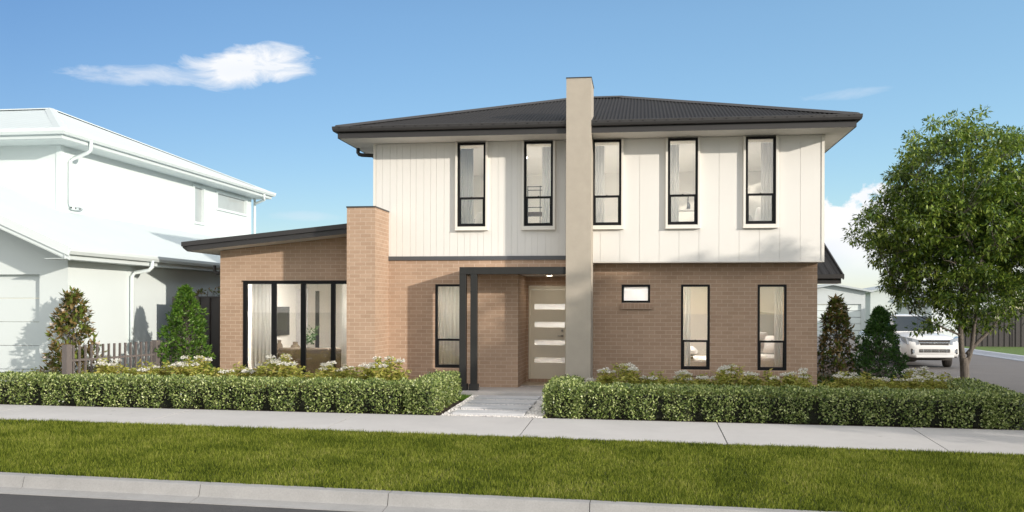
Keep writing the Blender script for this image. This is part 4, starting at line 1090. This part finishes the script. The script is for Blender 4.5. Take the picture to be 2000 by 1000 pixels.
cone_tree('backyard_bush', (X_(405, 22), 22.0, .2), 1.95, .55, 'magleaf', 1600, .09, .32, 'bush tops showing above the dark steel fence panel', 'bush', 25, lambda z: .9 if z < .8 else 1.0, 0, .5, 7)

def big_tree(name, loc, ctr, rad, label, seed, nclump=1700, per=66, L=.107):
    rr = np.random.default_rng(seed); t = empty(name, loc, label, 'tree'); o0 = np.array(loc)
    # skeleton nodes relative to base
    sk = []   # (pts, radii)
    def limb(pts, r0, r1):
        P = [Vector(p) for p in pts]; out = []
        for i in range(len(P)-1):
            for u in (0, .25, .5, .75):
                a = P[max(i-1, 0)]; b_ = P[i]; c = P[i+1]; d = P[min(i+2, len(P)-1)]
                out.append(.5*((2*b_)+(-a+c)*u+(2*a-5*b_+4*c-d)*u*u+(-a+3*b_-3*c+d)*u**3))
        out.append(P[-1]); n = len(out); sk.append(([tuple(q) for q in out], [r0+(r1-r0)*(i/(n-1))**.8 for i in range(n)]))
    limb([(0, 0, -.1), (.01, 0, .3), (-.01, 0, .78)], .105, .088)
    limb([(-.02, 0, .62), (-.07, 0, 1.1), (-.05, .1, 1.9), (.05, .15, 2.9), (.2, .1, 4.2)], .075, .02)
    limb([(.03, 0, .60), (.14, -.02, 1.0), (.2, -.1, 1.7), (.38, -.3, 2.6), (.8, -.5, 3.7)], .058, .015)
    limb([(.05, 0, .85), (.30, 0, 1.15), (.62, .1, 1.45), (1.1, .25, 2.1), (1.6, .3, 3.0)], .050, .014)
    limb([(-.06, 0, 1.5), (-.35, -.1, 1.85), (-.8, -.25, 2.1), (-1.5, -.4, 2.5)], .042, .012)
    limb([(-.05, .1, 1.9), (-.4, .3, 2.5), (-.9, .6, 3.2), (-1.3, .7, 3.7)], .040, .012)
    limb([(0, .15, 2.6), (-.35, 0, 3.2), (-.6, -.3, 4.0)], .032, .010)
    limb([(.2, -.1, 1.7), (.1, -.6, 2.2), (-.1, -1.2, 2.9)], .036, .010)
    limb([(.05, .15, 2.4), (.5, .8, 3.0), (.9, 1.3, 3.5)], .034, .010)
    limb([(-.06, 0, 1.25), (-.5, -.05, 1.45), (-1.1, -.1, 1.75)], .026, .008)
    nodes = np.array([p for pts, _ in sk[1:] for p in pts]); nr = np.array([q for _, r_ in sk[1:] for q in r_])
    C = np.array(ctr)-o0; Rd = np.array(rad)
    cl = []
    while len(cl) < nclump:
        v = rr.normal(size=3); v /= np.linalg.norm(v); q = rr.random()**.38
        s = 1+.10*math.sin(v[0]*5+seed)+.09*math.sin(v[2]*7+1.3)+.09*math.sin(v[1]*6+v[0]*4)
        p = C+v*Rd*q*s*rr.uniform(.96, 1.04)
        if v[2] < 0: p[2] = C[2]+v[2]*Rd[2]*q*s*(.92+.25*max(0, -v[0]))
        d = lump(np.array([p]), 2.3, seed*.7)[0]+.5*lump(np.array([p]), 4.7, seed)[0]
        if d < -.22 : continue
        # keep the trunk zone open
        if p[2] < 1.55 and abs(p[0]) < .75 and p[2] < 1.1+.4*abs(p[0]): continue
        if p[2] < 1.42 and p[0] < .3: continue
        if p[2] < 1.85 and -1.5 < p[0] < -.1 and rr.random() < .62: continue
        cl.append(p)
    cl = np.array(cl)
    b = B()
    for pts, r_ in sk: b.tube(pts, r_, 10)
    # secondary branches to groups of clumps
    idx = rr.choice(len(cl), 110, replace=False); sec = []
    for i in idx:
        p = cl[i]*.93+np.array([0, 0, 0]); dd = np.linalg.norm(nodes-p, axis=1)+np.where(nodes[:, 2] > p[2], .6, 0); j = int(np.argmin(dd)); a = nodes[j]
        m1 = a+(p-a)*.4+rr.normal(size=3)*.07+np.array([0, 0, -.05]); m2 = a+(p-a)*.75+rr.normal(size=3)*.05
        b.tube([tuple(a), tuple(m1), tuple(m2), tuple(p)], [min(nr[j]*.6, .022), .014, .010, .005], 6, cap=False); sec += [m1, m2, p]
    sec = np.array(sec)
    for p in cl[::2]:
        j = int(np.argmin(np.linalg.norm(sec-p, axis=1))); b.tube([tuple(sec[j]), tuple((sec[j]+p)/2+rr.normal(size=3)*.03), tuple(p)], [.006, .005, .003], 4, cap=False)
    b.build('trunk', 'bark', t, smooth=True)
    P = np.repeat(cl, per, 0); n = len(P); v = unit(rr.normal(size=(n, 3))); P = P+v*np.array([.17, .17, .13])*(rr.random(n)**.5)[:, None]
    D = v*.8+np.array([0, 0, -.22])+rr.normal(size=(n, 3))*.4; LL = rr.uniform(.6, 1.2, n)*L
    V_, F_ = leaves(P, D, LL, LL*.38, .15, rr, curl=.2, up=np.array([0, 0, 1.])); npmesh('crown', V_, F_, 'treeleaf', t)
    return t
TX = X_(1884, 21.3)
big_tree('street_tree', (TX, 21.3, -.14), (TX+.30, 21.3, 3.40), (2.68, 2.4, 2.18), 'broad leafy green tree at the right edge in front of the side street', 3)
bt = [o for o in COL.objects if o.name == 'street_tree'][0]
for (x, y, rz, sc_, lb) in ((9.9, 13.2, 2.1, 1.02, 'leafy street tree past the right edge of the view, nearer the house'), (12.9, 13.2, 4.3, 1.0, 'leafy street tree past the right edge of the view, beyond the side street corner')):
    c = copy_tree(bt); c.location = (x, y, -.5); c.rotation_euler = (0, 0, rz); c.scale = (sc_*1.2, sc_*1.2, sc_*.98); c['label'] = lb

# ================================================================= PICKUP
car = empty('pickup_truck', (9.35, 35.0, -.30), 'white pickup truck facing the street beside the dark shrub', 'pickup truck', rz=math.atan2(-.996, .09))
def ring(x, z0, z1, hw, n=28, e=4.5, tuck=0.):
    out = []; cz, hz = (z0+z1)/2, (z1-z0)/2
    for k in range(n):
        a = 2*math.pi*k/n; ca, sa = math.cos(a), math.sin(a)
        yy = math.copysign(abs(ca)**(2/e), ca)*hw; zz = math.copysign(abs(sa)**(2/e), sa)*hz
        yy *= 1-tuck*max(0, zz/hz); out.append((x, yy, cz+zz))
    return out
b = B().loft([ring(2.56, .42, .74, .62), ring(2.50, .36, .90, .80), ring(2.38, .34, 1.02, .88), ring(2.1, .34, 1.10, .92, tuck=.06), ring(1.2, .36, 1.17, .93, tuck=.06), ring(.8, .36, 1.19, .93, tuck=.04), ring(-.9, .36, 1.17, .93), ring(-2.45, .42, 1.15, .92), ring(-2.55, .46, 1.10, .90)])
b.build('body', 'carwhite', car, smooth=True)
b = B().loft([ring(1.02, 1.12, 1.17, .78, e=6), ring(.55, 1.12, 1.46, .75, e=6, tuck=.10), ring(.22, 1.12, 1.70, .73, e=6, tuck=.16), ring(-.05, 1.12, 1.77, .73, e=6, tuck=.17), ring(-1.0, 1.12, 1.78, .73, e=6, tuck=.17), ring(-1.25, 1.12, 1.72, .74, e=6, tuck=.15), ring(-1.42, 1.12, 1.2, .76, e=6)])
b.build('cab', 'carwhite', car, smooth=True)
b = B(); b.prism([(-.70, 1.19), (.70, 1.19), (.60, 1.70), (-.60, 1.70)], 0, 0, .012); ws = b
ws.v = [((.995-(p[2]-1.17)*1.30+p[0]), p[1], p[2]+.012) for p in ws.v]; ws.build('windscreen', 'carglass', car)
for s in (-1, 1):
    b = B(); b.poly([(.72, s*.765, 1.20), (-.32, s*.765, 1.20), (-.32, s*.66, 1.66), (.16, s*.66, 1.66)]); b.poly([(-.38, s*.765, 1.20), (-1.22, s*.765, 1.20), (-1.12, s*.66, 1.66), (-.38, s*.66, 1.66)])
    o = b.build('side_window', 'carglass', car, fixn=False); m_ = o.modifiers.new('s', 'SOLIDIFY'); m_.thickness = .02; m_.offset = 0
    b = B(); b.box(.58, .70, s*.95-.10*(1), s*.95+.10, 1.16, 1.36); b.box(.60, .66, min(s*.80, s*.9), max(s*.80, s*.9), 1.18, 1.24); b.build('mirror', 'carwhite', car, bevel=.03)
    # headlight wedge wrapping the corner
    b = B(); b.loft([[(2.55, s*.50, .80), (2.50, s*.52, .95), (2.44, s*.52, .95), (2.44, s*.50, .80)], [(2.52, s*.68, .76), (2.44, s*.70, 1.0), (2.3, s*.70, 1.0), (2.35, s*.68, .76)], [(2.46, s*.85, .80), (2.34, s*.87, 1.03), (2.2, s*.80, 1.03), (2.3, s*.8, .80)], [(2.20, s*.945, .90), (2.02, s*.94, 1.06), (2.0, s*.86, 1.04), (2.15, s*.86, .92)]])
    b.build('headlight', 'lens', car)
    b = B(); b.box(2.38, 2.535, s*.66-.10, s*.66+.10, .47, .67); b.build('fog_light_recess', 'tyre', car, bevel=.03)
    b = B(); b.tube([(2.45, s*.66, .57), (2.55, s*.66, .57)], .06, 14); b.build('fog_light', 'lens', car)
b = B(); b.box(2.44, 2.545, -.46, .46, .76, .835).box(2.42, 2.525, -.50, .50, .87, .93); b.build('grille', 'tyre', car, bevel=.01)
b = B(); b.box(2.46, 2.552, -.50, .50, .836, .866).box(2.42, 2.528, -.52, .52, .932, .952).box(2.47, 2.56, -.05, .05, .825, .875); b.build('grille_bar', 'chrome', car, bevel=.008)
b = B(); b.box(2.5, 2.575, -.50, .50, .535, .645); b.build('lower_intake', 'tyre', car, bevel=.015)
b = B(); b.box(2.54, 2.585, -.48, .48, .583, .597)
for yy in (-.38, -.13, .13, .38): b.box(2.54, 2.585, yy-.008, yy+.008, .54, .64)
b.build('intake_bar', 'chrome', car)
b = B().box(-2.3, 2.2, -.7, .7, .26, .45); b.build('underbody', 'tyre', car)
for (wx_, s) in ((1.62, 1), (1.62, -1), (-1.5, 1), (-1.5, -1)):
    st = R(-14) if wx_ > 0 else 0
    b = B(); q = []
    for (rr_, yy) in ((.24, .12), (.34, .125), (.375, .10), (.385, .04), (.385, -.04), (.375, -.10), (.34, -.125), (.24, -.12)): q.append([(rr_*math.cos(a), yy, rr_*math.sin(a)) for a in np.linspace(0, 2*math.pi, 33)[:-1]])
    b.loft(q); w = b.build('wheel', 'tyre', car, smooth=False); w.location = (wx_, s*.775, .385); w.rotation_euler = (0, 0, st)
    b = B(); q = [[(r_*math.cos(a), s*yy, r_*math.sin(a)) for a in np.linspace(0, 2*math.pi, 25)[:-1]] for (r_, yy) in ((.25, .124), (.235, .105), (.12, .085), (.10, .115), (.0001, .12))]; b.loft(q, cap=False)
    b.build('rim', 'metal', w, smooth=False, fixn=False)
    b = B(); b.tube([(wx_+.46*math.cos(a), s*.905, .40+.44*math.sin(a)) for a in np.linspace(-.1, math.pi+.1, 16)], .035, 8); b.build('wheel_arch', 'carwhite', car, smooth=True)
    b = B(); b.poly([(wx_+.43*math.cos(a), s*.938, .40+.42*math.sin(a)) for a in np.linspace(-.15, math.pi+.15, 20)]); o = b.build('arch_gap', 'slot', car); 
b = B().box(2.50, 2.59, -.62, .62, .36, .44); b.build('bumper_lip', 'carwhite', car, bevel=.03)

# ================================================================= FAR HOUSES
def far_house(x0, x1, Y, ze, zp, label, garage=None, depth=12, wmat='farwhite', rmat='farroof'):
    cx = (x0+x1)/2; t = empty('far_house', (cx, Y, -.3), label, 'house')
    b = B(); hw = (x1-x0)/2
    for r in wall_rects(-hw, hw, 0, ze+.3, [(garage[0]-cx, garage[1]-cx, 0, garage[2]+.3)] if garage else []): b.box(r[0], r[1], 0, .2, r[2], r[3])
    b.box(-hw, -hw+.2, .2, depth, 0, ze+.3); b.box(hw-.2, hw, .2, depth, 0, ze+.3)
    b.prism([(-hw, ze+.3), (hw, ze+.3), (0, zp+.3)], 1, .0, .2); b.build('wall', wmat, t)
    b = B(); e = .45; sl = (zp-ze)/hw
    for s in (-1, 1):
        b.prism([(0, zp+.30), (s*(hw+e), ze+.30-e*sl), (s*(hw+e), ze+.42-e*sl), (0, zp+.42)], 1, -.4, depth+.4)
    b.build('roof', rmat, t)
    if garage:
        b = B(); k = 5; hh = (garage[2]+.3)/k
        for i in range(k): b.box(garage[0]-cx, garage[1]-cx, .12, .16, hh*i+.015, hh*(i+1)-.015)
        b.build('garage_door', 'white', t)
    return t
Yh = 66.
far_house(X_(1560, Yh), X_(1690, Yh), Yh, Z_(1620, 569, Yh), Z_(1620, 557, Yh), 'pale grey gabled garage house seen beside the right brick corner', (X_(1572, Yh), X_(1682, Yh), Z_(1620, 594, Yh)))
far_house(X_(1700, 80), X_(1960, 80), 80, Z_(1800, 570, 80), Z_(1800, 548, 80), 'pale gabled house behind the crown of the tree', None)
far_house(X_(1820, 60), X_(1890, 60), 60, Z_(1850, 585, 60), Z_(1850, 573, 60), 'small white gabled house glimpsed left of the tree trunk', None, 8, 'white', 'whiteroof')
sheet('far_ground', [-60, 0, 20, 60, 120], [60.5, 70, 100, 200], lambda x, y: -.31, 'lawn')
sheet('far_ground', [14.75, 40, 80], [47.5, 50, 53.9], lambda x, y: -.20, 'lawn')

# ================================================================= LIGHT, SKY, CAMERA
SUN = Vector((1, -.65, .29)).normalized()
sl = bpy.data.lights.new('sun', 'SUN'); sl.energy = 2.85; sl.angle = R(.9); sl.color = (1.0, .915, .80)
so = bpy.data.objects.new('sun', sl); COL.objects.link(so); so.rotation_euler = (-SUN).to_track_quat('-Z', 'Y').to_euler(); so.location = (20, -10, 15)
SUNROT = math.atan2(SUN.x, SUN.y)
W = bpy.data.worlds.new('World'); SC.world = W; W.use_nodes = True
t = NT(W); bg = [n for n in t.n if n.type == 'BACKGROUND'][0]
sky = t.node('ShaderNodeTexSky'); sky.sky_type = 'NISHITA'; sky.sun_disc = False
sky.sun_elevation = math.asin(SUN.z); sky.sun_rotation = SUNROT; sky.air_density = 1.0; sky.dust_density = .05; sky.ozone_density = 3.0; sky.altitude = 0
tc = t.node('ShaderNodeTexCoord'); sp = t.node('ShaderNodeSeparateXYZ', i_0=tc.outputs['Generated'])
az = t.math('MULTIPLY', t.math('ARCTAN2', sp.outputs[0], sp.outputs[1]), 57.2958)
el = t.math('MULTIPLY', t.math('ARCSINE', sp.outputs[2]), 57.2958)
cv = t.node('ShaderNodeCombineXYZ', i_0=t.math('MULTIPLY', az, .10), i_1=t.math('MULTIPLY', el, .26), i_2=0.)
n1 = t.node('ShaderNodeTexNoise', i_Vector=cv.outputs[0], i_Scale=3.2, i_Detail=9., i_Roughness=.62, i_Distortion=.6)
n2 = t.node('ShaderNodeTexNoise', i_Vector=cv.outputs[0], i_Scale=1.1, i_Detail=3.)
def blob(ac, ec, wa, we, k=0., amp=1.6, lo=.15, hi=.9):
    da = t.math('SUBTRACT', az, ac); de = t.math('SUBTRACT', t.math('SUBTRACT', el, ec), t.math('MULTIPLY', da, k))
    q = t.math('ADD', t.math('POWER', t.math('ABSOLUTE', t.math('DIVIDE', da, wa)), 2.), t.math('POWER', t.math('ABSOLUTE', t.math('DIVIDE', de, we)), 2.))
    m = t.math('ADD', t.math('SUBTRACT', 1., q), t.math('MULTIPLY', t.math('SUBTRACT', n1.outputs[0], .5), amp))
    return t.ramp(m, lo, hi)
c1 = blob(-23.9, 13.8, 4.3, 1.3, .12, 2.7, .05, .85)
c2 = t.math('MULTIPLY', blob(-28.6, 12.95, 5.6, .62, .08, 2.6, .1, 1.4), .75)
c3 = t.math('MULTIPLY', blob(11.6, 12.1, 3.0, .38, .05, 2.4, .2, 1.6), .45)
c4 = t.math('MULTIPLY', blob(-20.6, 5.35, 2.4, .35, .0, 2.4, .2, 1.6), .35)
# cumulus bank low at the right
cv2 = t.node('ShaderNodeCombineXYZ', i_0=t.math('MULTIPLY', az, .2), i_1=t.math('MULTIPLY', el, .24), i_2=3.)
n3 = t.node('ShaderNodeTexNoise', i_Vector=cv2.outputs[0], i_Scale=2.4, i_Detail=8., i_Roughness=.58)
top = t.math('ADD', 6.7, t.math('MULTIPLY', t.math('SUBTRACT', n3.outputs[0], .5), 7.5))
top = t.math('SUBTRACT', top, t.math('MULTIPLY', t.math('POWER', t.math('DIVIDE', t.math('SUBTRACT', az, 14.), 22.), 2.), 6.))
c5 = t.ramp(t.math('SUBTRACT', top, el), .0, .55)
c5 = t.math('MULTIPLY', c5, t.ramp(el, -.5, 3.4))
cm = t.math('MAXIMUM', t.math('MAXIMUM', c1, c2), t.math('MAXIMUM', t.math('MAXIMUM', c3, c4), c5))
hs_ = t.node('ShaderNodeHueSaturation'); t.l.new(sky.outputs[0], hs_.inputs['Color']); hs_.inputs['Saturation'].default_value = 1.0
cs = t.node('ShaderNodeRGB'); cs.outputs[0].default_value = (8.6, 8.9, 9.3, 1)
sh = t.mix(t.ramp(n2.outputs[0], .35, .65), (4.5, 4.5, 4.55), (3.7, 3.95, 4.3))
tn = t.node('ShaderNodeVectorMath', operation='MULTIPLY'); t.l.new(hs_.outputs[0], tn.inputs[0]); tlo = t.mix(t.ramp(az, -36., 22.), (.45, .44, .48), (.84, .84, .84)); thi = t.mix(t.ramp(az, -36., 22.), (.45, .50, .57), (1.14, 1.13, 1.05))
t.l.new(t.mix(t.ramp(el, 0., 17.), tlo, thi), tn.inputs[1])
# unseen bright clouds added beside, behind and above the viewer to lift the shade
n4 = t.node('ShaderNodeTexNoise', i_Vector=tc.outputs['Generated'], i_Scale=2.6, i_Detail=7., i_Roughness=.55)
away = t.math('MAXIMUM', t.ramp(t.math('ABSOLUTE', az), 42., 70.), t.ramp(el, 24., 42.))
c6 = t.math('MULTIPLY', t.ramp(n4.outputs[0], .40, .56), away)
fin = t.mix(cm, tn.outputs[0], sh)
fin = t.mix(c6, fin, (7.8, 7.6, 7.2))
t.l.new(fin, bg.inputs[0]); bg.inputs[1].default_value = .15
cd = bpy.data.cameras.new('camera'); co = bpy.data.objects.new('camera', cd); COL.objects.link(co)
cd.sensor_width = 36; cd.sensor_fit = 'HORIZONTAL'; cd.lens = F/2000*36; cd.shift_y = 98.3/2000; cd.clip_end = 3000; cd.clip_start = .1
co.location = (0, 0, CAMZ)
co.rotation_euler = (Matrix.Rotation(TH, 3, 'Z') @ Matrix.Rotation(R(90), 3, 'X') @ Matrix.Rotation(.0028, 3, 'Z')).to_euler()
SC.camera = co
vs = SC.view_settings; vs.view_transform = 'Standard'; vs.look = 'None'; vs.gamma = 1; vs.use_curve_mapping = False; vs.exposure = 0.60
SC.cycles.max_bounces = 10; SC.cycles.transparent_max_bounces = 12; SC.cycles.diffuse_bounces = 5
